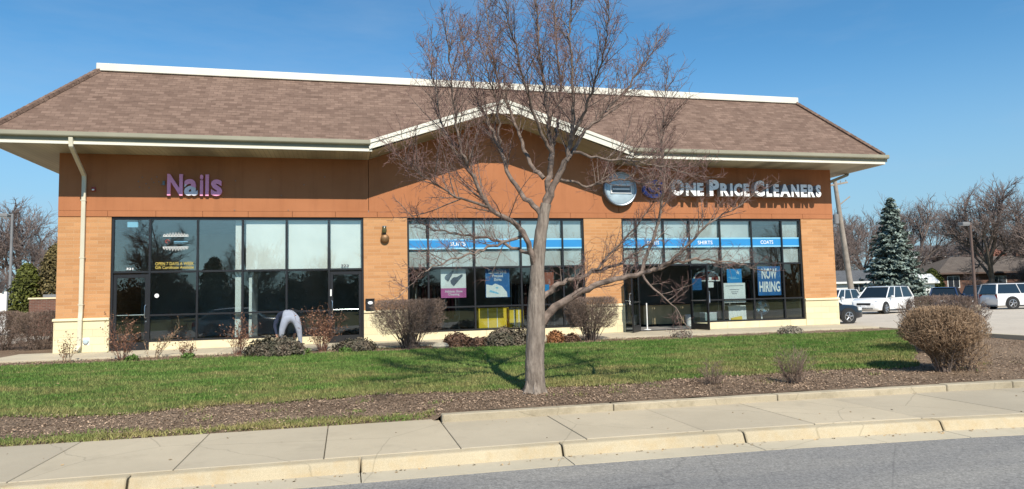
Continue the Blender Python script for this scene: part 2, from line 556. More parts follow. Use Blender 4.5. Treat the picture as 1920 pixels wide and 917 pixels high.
def mulch_mat():
    k = NT("shredded_mulch")
    v = k.coord('Object')
    f = k.noise(v, 0.8, 5, 0.65)
    cc = k.mix(k.ramp(f, 0.3, 0.7), (0.175, 0.122, 0.085, 1), (0.310, 0.232, 0.165, 1))
    s = k.noise(k.coord('Object', (1, 2.2, 1)), 34, 5, 0.8)
    cc = k.mix(0.9, cc, k.ramp(s, 0.32, 0.68, (0.25, 0.25, 0.25, 1), (1.7, 1.65, 1.6, 1)), 'MULTIPLY')
    k.l(cc, k.p.inputs["Base Color"])
    k.p.inputs["Roughness"].default_value = 1.0
    k.p.inputs["Specular IOR Level"].default_value = 0.1
    k.bump(s, 1.0, 0.03)
    return k.m
M['mulch'] = mulch_mat()
M['chip'] = leafy("bark_chip", (0.32, 0.225, 0.155), island=0.95, var=0.35, scale=2.0, rough=0.95)

def lawn_colour(k, v):
    f = k.noise(v, 0.55, 5, 0.62)
    cc = k.mix(k.ramp(f, 0.36, 0.66), (0.084, 0.178, 0.034, 1), (0.152, 0.226, 0.062, 1))
    f2 = k.noise(v, 3.6, 4, 0.6)
    cc = k.mix(0.55, cc, k.ramp(f2, 0.32, 0.68, (0.55, 0.6, 0.5, 1), (1.35, 1.3, 1.3, 1)), 'MULTIPLY')
    # winter-dry patches, more of them on the slope down to the pavement
    d = k.noise(k.coord('Object', (0.75, 1.5, 1)), 1.1, 6, 0.7)
    sx = k.n("ShaderNodeSeparateXYZ"); k.l(v, sx.inputs[0])
    mr = k.n("ShaderNodeMapRange"); k.l(sx.outputs[1], mr.inputs[0])
    mr.inputs[1].default_value = -5.0; mr.inputs[2].default_value = -10.2; mr.inputs[3].default_value = -0.01; mr.inputs[4].default_value = 0.13
    ad = k.n("ShaderNodeMath", operation='ADD'); k.l(d, ad.inputs[0]); k.l(mr.outputs[0], ad.inputs[1])
    return k.mix(k.ramp(ad.outputs[0], 0.48, 0.72, (0, 0, 0, 1), (0.8, 0.8, 0.8, 1)), cc, (0.300, 0.250, 0.110, 1))
def lawn_mat(name, island, dark):
    k = NT(name)
    v = k.coord('Object')
    cc = lawn_colour(k, v)
    if island:
        g = k.n("ShaderNodeNewGeometry").outputs["Random Per Island"]
        cc = k.mix(1.0, cc, k.ramp(g, 0, 1, (0.62, 0.66, 0.58, 1), (1.45, 1.35, 1.4, 1)), 'MULTIPLY')
    else:
        s = k.noise(v, 60, 4, 0.8)
        cc = k.mix(1.0, cc, k.ramp(s, 0.3, 0.7, (0.35 * dark, 0.35 * dark, 0.3 * dark, 1), (1.3 * dark, 1.3 * dark, 1.2 * dark, 1)), 'MULTIPLY')
        k.bump(s, 0.8, 0.03)
    k.l(cc, k.p.inputs["Base Color"])
    k.p.inputs["Roughness"].default_value = 0.85
    k.p.inputs["Specular IOR Level"].default_value = 0.15
    return k.m
M['lawn'] = lawn_mat("lawn_turf", False, 0.8)
M['blade'] = lawn_mat("grass_blades", True, 1)
M['dry'] = pm("dry_grass_ground", (0.20, 0.16, 0.085), 1.0, 0.35, 0.35, spec=0.1, bump=0.6, bscale=8, c2=(0.12, 0.14, 0.05, 1))

# ------------------------------------------------------------------ ground, road, pavement
rng = np.random.default_rng(7)
R = random.Random(11)

def ease(t):
    t = min(1, max(0, t)); return t * t * (3 - 2 * t)
def ground_z(x, y):
    """height of the planted strip between the shops and the pavement"""
    a = [(-11.52, -0.450), (-11.40, -0.405), (-11.0, -0.345), (-10.0, -0.255), (-6.5, -0.14), (-3.2, -0.055), (-2.2, -0.045)]
    if y <= a[0][0]: z = a[0][1]
    elif y >= a[-1][0]: z = a[-1][1]
    else:
        for (y0, z0), (y1, z1) in zip(a, a[1:]):
            if y <= y1:
                z = z0 + (z1 - z0) * (y - y0) / (y1 - y0); break
    if y < -10.0:
        zr = -0.255 - 0.06 * ease((-10.0 - y) / 1.7)
        k = ease((x - 8.9) / 0.2)
        z = z * (1 - k) + zr * k
    return z
def wob(x, seed=0.0):
    return 0.12 * math.sin(x * 0.9 + seed) + 0.07 * math.sin(x * 2.3 + 1.7 * seed) + 0.035 * math.sin(x * 6.1 + 2.9 * seed)

def strip(name, xs, y0f, y1f, ny, zf, mat):
    v, f = [], []
    for x in xs:
        a, b = y0f(x), y1f(x)
        for j in range(ny + 1):
            y = a + (b - a) * j / ny
            v.append((x, y, zf(x, y)))
    n = ny + 1
    for i in range(len(xs) - 1):
        for j in range(ny):
            f.append((i * n + j, (i + 1) * n + j, (i + 1) * n + j + 1, i * n + j + 1))
    return struct(fast_mesh(name, v, f, mat, smooth=True))

struct(MB().poly([(-900, -900, -0.62), (1100, -900, -0.62), (1100, 1300, -0.62), (-900, 1300, -0.62)]).build("ground", M['dry']))
def bend_dy(x):
    """the street curves gently away from the shops to the right"""
    if x <= 10: return 0.0
    if x <= 20: return -0.0100 * (x - 10) ** 2
    return -1.0 - 0.2 * (min(x, 60) - 20)
def bend_k(y):
    return min(1.0, max(0.0, (-10.9 - y) / 2.5)) ** 0.8
def bend(o):
    for v_ in o.data.vertices:
        v_.co.y += bend_dy(v_.co.x) * bend_k(v_.co.y)
    o.data.update()
    return o
k = MB()
rx = [-300] + [float(a) for a in range(-20, 62, 2)] + [400]
for a, b in zip(rx, rx[1:]):
    k.poly([(a, -27.5, -0.575), (b, -27.5, -0.575), (b, -14.06, -0.560), (a, -14.06, -0.560)])
bend(struct(k.build("road", M['asphalt'])))
# kerb and gutter in sections with joints
k = MB()
joints = [-60, -40, -25, -16.0, -10, -4.2, -1.6, 1.0, 3.4, 5.6, 7.9, 10.2, 12.53, 15.25, 17.9, 20.4, 23, 25.6, 28.2, 31, 34, 38, 42, 50, 60, 90]
for a, b in zip(joints, joints[1:]):
    prof = [(-13.46, -0.425), (-13.46, -0.75), (-13.70, -0.75), (-13.70, -0.565), (-13.645, -0.44), (-13.62, -0.425)]
    k.prism(prof, a + 0.012, b - 0.012, 'x')
bend(struct(k.build("kerb", M['kerb'], bev=0.012)))
k = MB()
for a, b in zip(joints, joints[1:]):
    k.prism([(-13.69, -0.548), (-13.69, -0.7), (-14.08, -0.7), (-14.08, -0.553)], a + 0.006, b - 0.006, 'x')
bend(struct(k.build("gutter", M['walkway'])))
# pavement slabs
k = MB()
x = 4.45 - 1.53 * 40
while x < 60:
    k.prism([(x + 0.005, -13.45), (x + 1.53 - 0.005, -13.45), (x + 1.53 - 0.005, -11.44 if x < 8.8 else -11.73), (x + 0.005, -11.44 if x < 8.8 else -11.73)],
            -0.6, -0.42 + R.uniform(-0.003, 0.003), 'z')
    x += 1.53
bend(struct(k.build("pavement", M['concrete'], bev=0.006)))
# low edging kerb holding the planted strip, starts part way along
k = MB()
ls = [9.05, 11.6, 14.3, 17.35, 18.6, 21.1, 23.6, 26, 29, 33, 38, 44, 52, 60]
for a, b in zip(ls, ls[1:]):
    k.prism([(a + 0.006, -11.74), (b - 0.006, -11.74), (b - 0.006, -11.58), (a + 0.006, -11.58)], -0.6, -0.318 + R.uniform(-0.008, 0.006), 'z')
bend(struct(k.build("edging_kerb", M['lip'], bev=0.012)))

xs = np.concatenate([np.arange(-60, -4, 2.0), np.arange(-4, 24.9, 0.1)])
bed = strip("mulch_bed", xs, lambda x: -11.50 if x < 8.98 else -11.60, lambda x: -2.16, 40, lambda x, y: ground_z(x, y) - 0.004 + 0.012 * math.sin(x * 7 + y * 5) * math.sin(y * 9 - x * 3), M['mulch'])
bend(bed)
def lawn_near(x):
    y = -10.02 + wob(x, 0.6) * 1.1
    if x > 15.5:
        y = min(-3.6, y + max(0, (x - 18.6)) * 1.05 + 0.12 * ease((x - 15.5) / 2))
    return y
def lawn_far(x):
    return -3.22 + 0.6 * wob(x, 2.1) - 0.25 * ease((x - 19) / 3)
xl = np.concatenate([np.arange(-60, -4, 2.0), np.arange(-4, 24.4, 0.08)])
strip("lawn", xl, lawn_near, lambda x: max(lawn_far(x), lawn_near(x) + 0.02), 40, lambda x, y: ground_z(x, y) + 0.010, M['lawn'])

# walkway along the shops
k = MB()
xw = -0.95
while xw < 24.6:
    b = min(xw + 1.83, 24.75)
    k.box(xw + 0.006, b - 0.006, -2.18, 0.30, -0.3, 0.0)
    xw += 1.83
struct(k.build("walkway", M['walkway'], bev=0.006))
# paved lots either side, sloping away gently
def lot_z(x, y): return -0.33 - 0.0068 * (y + 3)
struct(MB().poly([(24.92, -11.2, lot_z(0, -11.2)), (140, -11.2, lot_z(0, -11.2)), (140, 27, lot_z(0, 27)), (24.92, 27, lot_z(0, 27))]).build("parking_lot", M['lot']))
k = MB()
for a in range(-12, 28, 3):
    k.box(24.76, 24.92, a + 0.006 if a > -12 else -11.56, min(a + 3, 27) - 0.006, -0.62, -0.03)
struct(k.build("lot_kerb", M['walkway'], bev=0.012))
k = MB()
for a in range(27, 140, 3):
    k.box(a + 0.006, a + 2.994, 27, 27.16, -0.65, -0.36)
struct(k.build("far_kerb", M['lip'], bev=0.012))
struct(MB().poly([(24.9, 27.1, -0.40), (150, 27.1, -0.40), (150, 100, 0.2), (24.9, 100, 0.2)]).build("far_verge", M['dry']))
struct(MB().poly([(-60, -2.1, -0.22), (-4.3, -2.1, -0.22), (-4.3, 60, -0.22), (-60, 60, -0.22)]).build("side_lot", M['lot']))
struct(MB().box(-4.3, -4.14, -2.1, 40, -0.5, -0.08).build("side_kerb", M['walkway'], bev=0.012))
struct(MB().poly([(-4.16, -2.16, -0.06), (-0.96, -2.16, -0.06), (-0.96, 0.3, -0.06), (0.1, 0.3, -0.06), (0.1, 30, -0.06), (-4.16, 30, -0.06)]).build("side_bed", M['mulch']))

# lawn grass and mulch chips
def grass(name, n, pts_fn, h0, h1, w, mat, seed):
    g = np.random.default_rng(seed)
    P = pts_fn(g, n)
    n = len(P)
    az = g.uniform(0, 2 * math.pi, n)
    h = g.uniform(h0, h1, n)
    lean = g.normal(0, 0.4, (n, 2)) * h[:, None]
    dx = np.stack([np.cos(az), np.sin(az), np.zeros(n)], 1) * (w * g.uniform(0.6, 1.3, n))[:, None]
    tip = P + np.concatenate([lean, h[:, None]], 1)
    V = np.stack([P - dx, P + dx, tip], 1).reshape(-1, 3)
    F = np.arange(n * 3).reshape(-1, 3)
    o = fast_mesh(name, V, F, mat)
    return tag(o, kind="stuff")
def lawn_pts(g, n):
    X = g.uniform(-1.5, 24.4, n)
    t = g.uniform(0, 1, n) ** 1.25
    out = []
    for x, tt in zip(X, t):
        a, b = lawn_near(x) - 0.10, lawn_far(x) + 0.06
        if b - a < 0.15: continue
        y = a + (b - a) * tt
        if tt < 0.05 and g.uniform() < 0.45: continue
        out.append((x, y, ground_z(x, y) + 0.004))
    return np.array(out)
o = grass("grass", 170000, lawn_pts, 0.025, 0.062, 0.0075, M['blade'], 3)
tag(o, "short spring grass of the lawn before the shops", "grass")
def edge_pts(g, n):
    out = []
    while len(out) < n:
        c = (g.uniform(2.5, 9.0), -11.40 + abs(g.normal(0, 0.10)))
        s = g.uniform(0.03, 0.16)
        for _ in range(int(g.integers(10, 90))):
            x, y = c[0] + g.normal(0, s * 1.6), c[1] + g.normal(0, s * 0.5)
            if y < -11.47 or x > 9.0: continue
            out.append((x, y, ground_z(x, y)))
        if g.uniform() < 0.35:
            c = (g.uniform(0, 22), g.choice([g.uniform(-3.15, -2.4), g.uniform(-11, -10.1)]))
            for _ in range(int(g.integers(5, 40))):
                x, y = c[0] + g.normal(0, 0.09), c[1] + g.normal(0, 0.06)
                out.append((x, y, ground_z(x, y)))
    return np.array(out)
o = grass("grass_tufts", 9000, edge_pts, 0.02, 0.06, 0.008, M['blade'], 5)
tag(o, "weedy grass tufts along the pavement edge and in the beds", "grass")
def chips():
    g = np.random.default_rng(9)
    n = 60000
    X = g.uniform(-1, 24.6, n)
    Y = np.where(g.uniform(size=n) < 0.8, g.uniform(-11.55, -9.6, n), g.uniform(-3.3, -2.2, n))
    far = (X > 17.5) & (g.uniform(size=n) < 0.75)
    Y = np.where(far, g.uniform(-11.55, -3.2, n), Y)
    keep = []
    for i, (x, y) in enumerate(zip(X, Y)):
        inlawn = (lawn_near(x) + 0.05 < y < lawn_far(x) - 0.05) and x < 24.3
        if inlawn and g.uniform() < 0.97: continue
        if y < (-11.44 if x < 9 else -11.57): continue
        keep.append((x, y, ground_z(x, y) + g.uniform(0.006, 0.022)))
    C = np.array(keep)
    s = g.uniform(0.008, 0.025, len(C))
    nn = np.tile(np.array([[0, 0, 1.0]]), (len(C), 1))
    V, F = quads_cloud(g, C, s, nn, 1.9)
    return tag(bend(fast_mesh("mulch_chips", V, F, M['chip'])), "loose bark chips and dead leaves on the planting beds", "mulch", kind="stuff")
chips()
def litter():
    g = np.random.default_rng(19)
    C = []
    for _ in range(420):
        x, y = g.uniform(-1, 24), g.uniform(-9.8, -3.2); C.append((x, y, ground_z(x, y) + 0.035))
    for _ in range(70):
        C.append((g.uniform(2, 24), g.uniform(-13.4, -11.8), -0.414))
    for _ in range(260):
        C.append((g.uniform(2, 24), -13.72 - abs(g.normal(0, 0.07)), -0.543))
    C = np.array(C)
    V, F = quads_cloud(g, C, g.uniform(0.012, 0.035, len(C)), np.tile(np.array([[0, 0, 1.0]]), (len(C), 1)), 1.5)
    tag(bend(fast_mesh("leaf_litter", V, F, M['leaf'])), "scattered dry leaves and grit on the lawn, pavement and gutter", "leaves", kind="stuff")
M['leaf'] = leafy("dry_leaf", (0.38, 0.27, 0.15), island=0.8, var=0.3, scale=3.0, rough=0.9)
litter()
# ------------------------------------------------------------------ the shop building
L_ = 24.87
ZB, ZS = 3.77, 5.54           # top of the brick, underside of the soffit
B = thing("shop_building", "long orange brick shop building with brown shingle roof and a central gable", "building", (12.4, 0, 0))
piers = [(0.0, 1.34), (8.29, 9.61), (15.38, 16.71), (23.55, L_)]
for a, b in piers:
    MB().box(a, b, 0.0, 0.32, 0.93, ZB).build("brick_pier", M['brick'], B)
    MB().box(a - (0.03 if a == 0 else 0.004), b + (0.03 if b == L_ else 0.004), -0.035, 0.32, -0.25, 0.868).build("stone_base", M['stone'], B)
    MB().prism([(-0.075, 0.868), (-0.060, 0.930), (0.0, 0.945), (0.30, 0.945), (0.30, 0.868)], a - (0.06 if a == 0 else 0.004), b + (0.06 if b == L_ else 0.004), 'x').build("stone_cap", M['capstone'], B, bev=0.008)
for x0, x1, y0, y1 in ((0.0, 0.30, 0.32, 14), (L_ - 0.30, L_, 0.32, 14), (0, L_, 14.002, 14.3)):
    MB().box(x0, x1, y0, y1, 0.93, ZB).build("brick_wall", M['brick'], B)
    MB().box(x0 - (0.03 if x0 == 0 else 0), x1 + (0.03 if x1 == L_ else 0), y0, y1, -0.25, 0.868).build("stone_base", M['stone'], B)
    MB().box(x0 - (0.06 if x0 == 0 else 0), x1 + (0.06 if x1 == L_ else 0), y0, y1, 0.869, 0.929).build("stone_cap", M['capstone'], B)
# sill walls under the fixed panes
for a, b in ((2.36, 7.24), (9.614, 15.376), (19.24, 23.546)):
    k = MB(); x = a
    while x < b - 0.02:
        e = min(x + 1.22, b)
        k.box(x + 0.002, e - 0.002, -0.02, 0.20, -0.2, 0.215); x += 1.22
    k.build("sill_wall", M['capstone'], B, bev=0.006)

# rust coloured upper wall: lower band with joints, then the tall panels
k = MB()
x = 0.0
while x < L_ - 0.01:
    e = min(x + 1.244, L_)
    k.box(x + 0.004, e - 0.004, -0.022, 0.30, ZB, ZB + 0.165); x += 1.2435
k.build("wall_band", M['stucco'], B, bev=0.004)
# tall wall panels; the middle one rises into the gable
GX0, GX1, GXC = 8.42, 16.62, 12.50
UZ0, UZC = 5.56, 6.83         # underside of the gable soffit at its ends and at the middle
k = MB()
k.box(0.0, 8.44, -0.016, 0.30, ZB + 0.172, ZS + 0.03)
k.build("upper_wall", M['stucco'], B)
k = MB()
k.prism([(8.455, ZB + 0.172), (16.62, ZB + 0.172), (16.62, ZS + 0.03), (GXC + 0.30, UZC + 0.10), (GXC - 0.30, UZC + 0.10), (8.455, ZS + 0.03)], -0.016, 0.30, 'y')
k.build("upper_wall", M['stucco'], B)
k = MB()
k.box(16.635, L_, -0.016, 0.30, ZB + 0.172, ZS + 0.03)
k.build("upper_wall", M['stucco'], B)
for x0, x1, y0, y1 in ((0.0, 0.30, 0.302, 14), (L_ - 0.30, L_, 0.302, 14), (0, L_, 14.002, 14.3)):
    MB().box(x0, x1, y0, y1, ZB + 0.002, ZS + 0.03).build("upper_wall", M['stucco'], B)

# roof: steep shingled slopes round a flat top, notch for the gable
E0, E1, EY0, EY1, ZE = -1.25, 26.12, -1.25, 15.25, 5.86
RI, ZR = 2.0, 8.21
T0, T1, TY0, TY1 = E0 + RI, E1 - RI, EY0 + RI, EY1 - RI
sl = (ZR - ZE) / RI
ga, gy = 7.26, EY0 + (7.26 - ZE) / sl      # ridge height of the gable, where it runs into the slope
gl, gr = 8.40, 16.70
k = MB()
k.poly([(E0, EY0, ZE), (gl, EY0, ZE), (GXC, gy, ga), (GXC, TY0, ZR), (T0, TY0, ZR)])
k.poly([(gr, EY0, ZE), (E1, EY0, ZE), (T1, TY0, ZR), (GXC, TY0, ZR), (GXC, gy, ga)])
k.poly([(E0, EY1, ZE), (E0, EY0, ZE), (T0, TY0, ZR), (T0, TY1, ZR)])
k.poly([(E1, EY0, ZE), (E1, EY1, ZE), (T1, TY1, ZR), (T1, TY0, ZR)])
k.poly([(E1, EY1, ZE), (E0, EY1, ZE), (T0, TY1, ZR), (T1, TY1, ZR)])
k.poly([(T0, TY0, ZR - 0.1), (T1, TY0, ZR - 0.1), (T1, TY1, ZR - 0.1), (T0, TY1, ZR - 0.1)])
roof = k.build("roof", M['shingle'], B)
# gable roof over the middle
k = MB()
GF = -1.36
k.poly([(gl, GF, ZE + 0.012), (GXC, GF, ga + 0.012), (GXC, gy + 0.02, ga + 0.012), (gl, EY0 + 0.02, ZE + 0.012)][::-1])
k.poly([(GXC, GF, ga + 0.012), (gr, GF, ZE + 0.012), (gr, EY0 + 0.02, ZE + 0.012), (GXC, gy + 0.02, ga + 0.012)][::-1])
k.build("gable_roof", M['shingle'], B)
# hip caps
for (a, b) in (((E0, EY0, ZE), (T0, TY0, ZR)), ((E1, EY0, ZE), (T1, TY0, ZR))):
    A, Bv = Vector(a), Vector(b)
    n_ = 22; k = MB()
    for i in range(n_):
        p0 = A.lerp(Bv, i / n_); p1 = A.lerp(Bv, (i + 1.06) / n_)
        k.tube([p0 + Vector((0, 0, .012)), p1 + Vector((0, 0, .026))], [0.085, 0.085], 6)
    k.build("hip_cap", M['shingle'], B)
# white coping round the flat top
k = MB()
c0 = 0.10
for a, b, c, d in ((T0 - c0, T1 + c0, TY0 - c0, TY0 + 0.15), (T0 - c0, T1 + c0, TY1 - 0.15, TY1 + c0), (T0 - c0, T0 + 0.15, TY0 + 0.152, TY1 - 0.152), (T1 - 0.15, T1 + c0, TY0 + 0.152, TY1 - 0.152)):
    k.box(a, b, c, d, ZR - 0.04, ZR + 0.19)
k.build("roof_coping", M['white_metal'], B, bev=0.012)

# eaves: white fascia board, gutter above it, soffit below
for a, b, c, d in ((E0, 8.52, EY0 - 0.028, EY0), (16.42, E1, EY0 - 0.028, EY0), (E0 - 0.028, E0 - 0.001, EY0, EY1), (E1 + 0.001, E1 + 0.028, EY0, EY1)):
    MB().box(a, b, c, d, 5.555, 5.632).build("fascia", M['white_metal'], B, bev=0.004)
gp = [(0.0, 5.845), (0.0, 5.640), (0.010, 5.636), (0.014, 5.640), (0.018, 5.735), (0.120, 5.752), (0.131, 5.775), (0.132, 5.872), (0.112, 5.872), (0.108, 5.835)]
for a, b in ((E0 - 0.10, 8.47), (16.50, E1 + 0.10)):
    MB().prism([(EY0 - 0.002 - y, z) for y, z in gp], a, b, 'x').build("gutter", M['gutter'], B)
for s_, xx in ((-1, E0), (1, E1)):
    MB().prism([(xx + s_ * (y + 0.004), z) for y, z in gp], EY0 - 0.0, EY1, 'y').build("gutter", M['gutter'], B)
for a, b, c, d in ((E0, 8.47, EY0 + 0.004, -0.018), (16.56, E1, EY0 + 0.004, -0.018), (E0, -0.002, -0.016, EY1), (L_ + 0.002, E1, -0.016, EY1)):
    MB().box(a, b, c, d, 5.552, 5.585).build("soffit", M['soffit'], B)
# the gable: barge boards with a small moulding, sloping soffit behind them
def barge(k, off_top, depth, y0, y1, flat=0.0):
    """both rakes as one chevron; off_top is measured down from the roof edge"""
    top = [(gl + 0.02, ZE - off_top), (GXC, ga - off_top), (gr - 0.02, ZE - off_top)]
    d = depth
    lowl, lowr = (gl + 0.04, ZE - off_top - d * 0.80), (gr - 0.04, ZE - off_top - d * 0.80)
    k.prism([lowl, (GXC - 0.42, ga - off_top - d * 1.0 - 0.14), (GXC + 0.42, ga - off_top - d * 1.0 - 0.14), lowr, top[2], top[1], top[0]], y0, y1, 'y')
k = MB(); barge(k, 0.004, 0.30, EY0 - 0.075, EY0 - 0.035)
k.build("barge_board", M['white_metal'], B)
k = MB()
top = [(gl - 0.02, ZE + 0.004), (GXC, ga + 0.006), (gr + 0.02, ZE + 0.004)]
k.prism([(top[0][0], top[0][1] - 0.10), (top[1][0], top[1][1] - 0.10), (top[2][0], top[2][1] - 0.10), top[2], top[1], top[0]], EY0 - 0.106, EY0 - 0.078, 'y')
k.build("barge_moulding", M['white_metal'], B)
k = MB()
u = [(gl + 0.09, 5.575), (GXC - 0.42, UZC), (GXC + 0.42, UZC), (gr - 0.09, 5.575)]
for a, b in zip(u, u[1:]):
    k.poly([(a[0], EY0 - 0.034, a[1]), (b[0], EY0 - 0.034, b[1]), (b[0], -0.018, b[1]), (a[0], -0.018, a[1])][::-1])
    k.poly([(a[0], EY0 - 0.034, a[1] + 0.03), (b[0], EY0 - 0.034, b[1] + 0.03), (b[0], -0.018, b[1] + 0.03), (a[0], -0.018, a[1] + 0.03)])
k.build("gable_soffit", M['soffit'], B)

# downspouts
k = MB()
def rect_pipe(k, pts, w, d):
    for (a, b) in zip(pts, pts[1:]):
        A, Bv = Vector(a), Vector(b); t = (Bv - A).normalized()
        x_ = Vector((1, 0, 0)); y_ = t.cross(x_).normalized(); x_ = y_.cross(t).normalized()
        m = Matrix((x_, y_, t)).transposed()
        k.obox((A + Bv) / 2, (w, d, (Bv - A).length + 0.03), m)
rect_pipe(k, [(0.72, -1.31, 5.72), (0.72, -1.28, 5.50), (0.66, -0.12, 4.92), (0.655, -0.085, 4.80), (0.65, -0.085, 1.1), (0.65, -0.125, 0.9), (0.64, -0.125, 0.18), (0.62, -0.30, 0.06)], 0.105, 0.075)
ds = k.build("downspout", M['cream_metal'], B, bev=0.008)
for z in (4.2, 2.6, 1.3): MB().box(0.585, 0.715, -0.13, 0.0, z, z + 0.03).build("strap", M['cream_metal'], ds)
k = MB(); rect_pipe(k, [(26.16, 0.62, 5.68), (26.10, 0.62, 5.50), (25.0, 0.62, 5.10), (24.93, 0.62, 4.9), (24.93, 0.62, 0.1)], 0.10, 0.10)
k.build("downspout", M['gutter'], B, bev=0.008)

# ------------------------------------------------------------------ storefront windows
ZT, ZRAIL, ZW, ZSILL = 2.20, 0.97, 3.73, 0.222
def frame_window(bays, x0, x1):
    """bays: (xa, xb, kind) with kind 'fixed', 'low' (glazed to the floor), 'door' or 'open'"""
    k = MB(); g = MB(); gd = MB(); low = []
    F0, F1 = 0.035, 0.145
    k.box(x0 + 0.004, x0 + 0.060, F0, F1, 0.004, ZW + 0.03); k.box(x1 - 0.060, x1 - 0.004, F0, F1, 0.004, ZW + 0.03)
    k.box(x0 + 0.061, x1 - 0.061, F0, F1, ZW - 0.035, ZW + 0.03)
    for i, (a, b, kind) in enumerate(bays):
        aa = x0 + 0.061 if i == 0 else a + 0.028
        bb = x1 - 0.061 if i == len(bays) - 1 else b - 0.028
        if i:
            zlow = 0.004 if kind in ('door', 'low') or bays[i - 1][2] in ('door', 'low', 'open') else ZSILL
            if kind == 'open' and bays[i - 1][2] == 'open': zlow = ZT - 0.028
            k.box(a - 0.027, a + 0.027, F0, F1, zlow, ZW - 0.036)
        k.box(aa, bb, F0 + 0.002, F1 - 0.002, ZT - 0.03, ZT + 0.03)
        g.box(aa, bb, 0.085, 0.097, ZT + 0.031, ZW - 0.036)
        if kind == 'fixed':
            k.box(aa, bb, F0 + 0.002, F1 - 0.002, ZSILL, ZSILL + 0.05)
            k.box(aa, bb, F0 + 0.002, F1 - 0.002, ZRAIL - 0.025, ZRAIL + 0.025)
            gd.box(aa, bb, 0.085, 0.097, ZSILL + 0.051, ZRAIL - 0.026); gd.box(aa, bb, 0.085, 0.097, ZRAIL + 0.026, ZT - 0.031)
        elif kind == 'low':
            k.box(aa, bb, F0 + 0.002, F1 - 0.002, 0.004, 0.07)
            k.box(aa, bb, F0 + 0.002, F1 - 0.002, ZRAIL - 0.025, ZRAIL + 0.025)
            gl_ = MB().box(aa, bb, 0.085, 0.097, 0.071, ZRAIL - 0.026).box(aa, bb, 0.085, 0.097, ZRAIL + 0.026, ZT - 0.031); low.append(gl_)
        else:
            k.box(aa, bb, F0 + 0.01, F1, 0.003, 0.022)
    w = k.build("storefront_window", M['dark_frame'], B, bev=0.003)
    g.build("upper_glass", M['glass'], w)
    gd.build("lower_glass", M['glass_dark'], w)
    for q in low: q.build("sidelight_glass", M['glass_dark'], w)
    return w
def door_leaf(hinge, width, ang, side, handle='pull'):
    """leaf built in local axes (x along the leaf from its hinge), then turned about the hinge"""
    k = MB(); W_, H_ = width, 2.135
    k.box(0, 0.085, -0.022, 0.022, 0.015, H_); k.box(W_ - 0.085, W_, -0.022, 0.022, 0.015, H_)
    k.box(0.086, W_ - 0.086, -0.021, 0.021, 0.015, 0.22); k.box(0.086, W_ - 0.086, -0.021, 0.021, H_ - 0.10, H_)
    d = k.build("door", M['dark_frame'], B, bev=0.003)
    def put(o):
        m = Matrix.Translation(hinge) @ Matrix.Rotation(ang, 4, 'Z') @ (Matrix.Scale(side, 4, (1, 0, 0)))
        o.data.transform(m)
        if side < 0: o.data.flip_normals()
    g = MB().box(0.086, W_ - 0.086, -0.004, 0.004, 0.221, H_ - 0.101).build("glass", M['glass_dark'], d)
    hx = W_ - 0.045
    h = MB().tube([(hx, -0.022, 0.90), (hx, -0.085, 0.90), (hx - 0.02, -0.095, 0.93), (hx - 0.02, -0.095, 1.23), (hx, -0.085, 1.26), (hx, -0.022, 1.26)], 0.013, 8).build("handle", M['steel'], d, smooth=True)
    bar = MB().tube([(0.09, 0.05, 0.985), (W_ - 0.09, 0.05, 0.985)], 0.016, 8)
    br = bar.build("push_bar", M['steel'], d)
    lk = MB().cyl((hx, -0.03, 0.80), (hx, -0.018, 0.80), 0.022, 12).build("lock", M['steel'], d)
    for o in (d, g, h, br, lk): put(o)
    return d
frame_window([(1.34, 2.33, 'door'), (2.33, 3.59, 'fixed'), (3.59, 4.82, 'fixed'), (4.82, 6.05, 'fixed'), (6.05, 7.27, 'fixed'), (7.27, 8.29, 'door')], 1.34, 8.29)
frame_window([(9.61, 10.26, 'fixed'), (10.26, 11.72, 'fixed'), (11.72, 13.24, 'fixed'), (13.24, 14.65, 'fixed'), (14.65, 15.38, 'fixed')], 9.61, 15.38)
frame_window([(16.71, 17.25, 'low'), (17.25, 18.24, 'open'), (18.24, 19.20, 'open'), (19.20, 20.36, 'fixed'), (20.36, 21.58, 'fixed'), (21.58, 22.78, 'fixed'), (22.78, 23.55, 'fixed')], 16.71, 23.55)
door_leaf((1.405, 0.09, 0), 0.895, 0, 1)
door_leaf((8.225, 0.09, 0), 0.925, 0, -1)
door_leaf((17.28, 0.06, 0), 0.94, rad(-128), 1)
door_leaf((19.17, 0.06, 0), 0.94, rad(98), -1)

# ------------------------------------------------------------------ inside the shops
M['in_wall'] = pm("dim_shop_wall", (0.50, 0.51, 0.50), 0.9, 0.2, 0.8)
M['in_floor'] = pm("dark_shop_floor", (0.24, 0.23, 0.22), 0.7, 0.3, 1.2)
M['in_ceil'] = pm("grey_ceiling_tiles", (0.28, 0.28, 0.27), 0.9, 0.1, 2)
M['shade_white'] = pm("white_shade", (0.88, 0.90, 0.86), 0.8, 0.06, 1.5)
M['shade_grey'] = pm("grey_shade", (0.50, 0.55, 0.55), 0.8, 0.2, 0.7)
M['drywall'] = pm("white_drywall", (0.78, 0.78, 0.74), 0.85, 0.05, 2)
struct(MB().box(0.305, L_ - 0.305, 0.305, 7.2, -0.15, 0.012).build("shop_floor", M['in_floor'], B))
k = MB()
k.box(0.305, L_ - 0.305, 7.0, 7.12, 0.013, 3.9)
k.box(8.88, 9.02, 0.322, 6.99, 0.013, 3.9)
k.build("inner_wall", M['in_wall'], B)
MB().box(0.305, L_ - 0.305, 0.302, 7.2, 3.91, 3.95).build("shop_ceiling", M['in_ceil'], B)
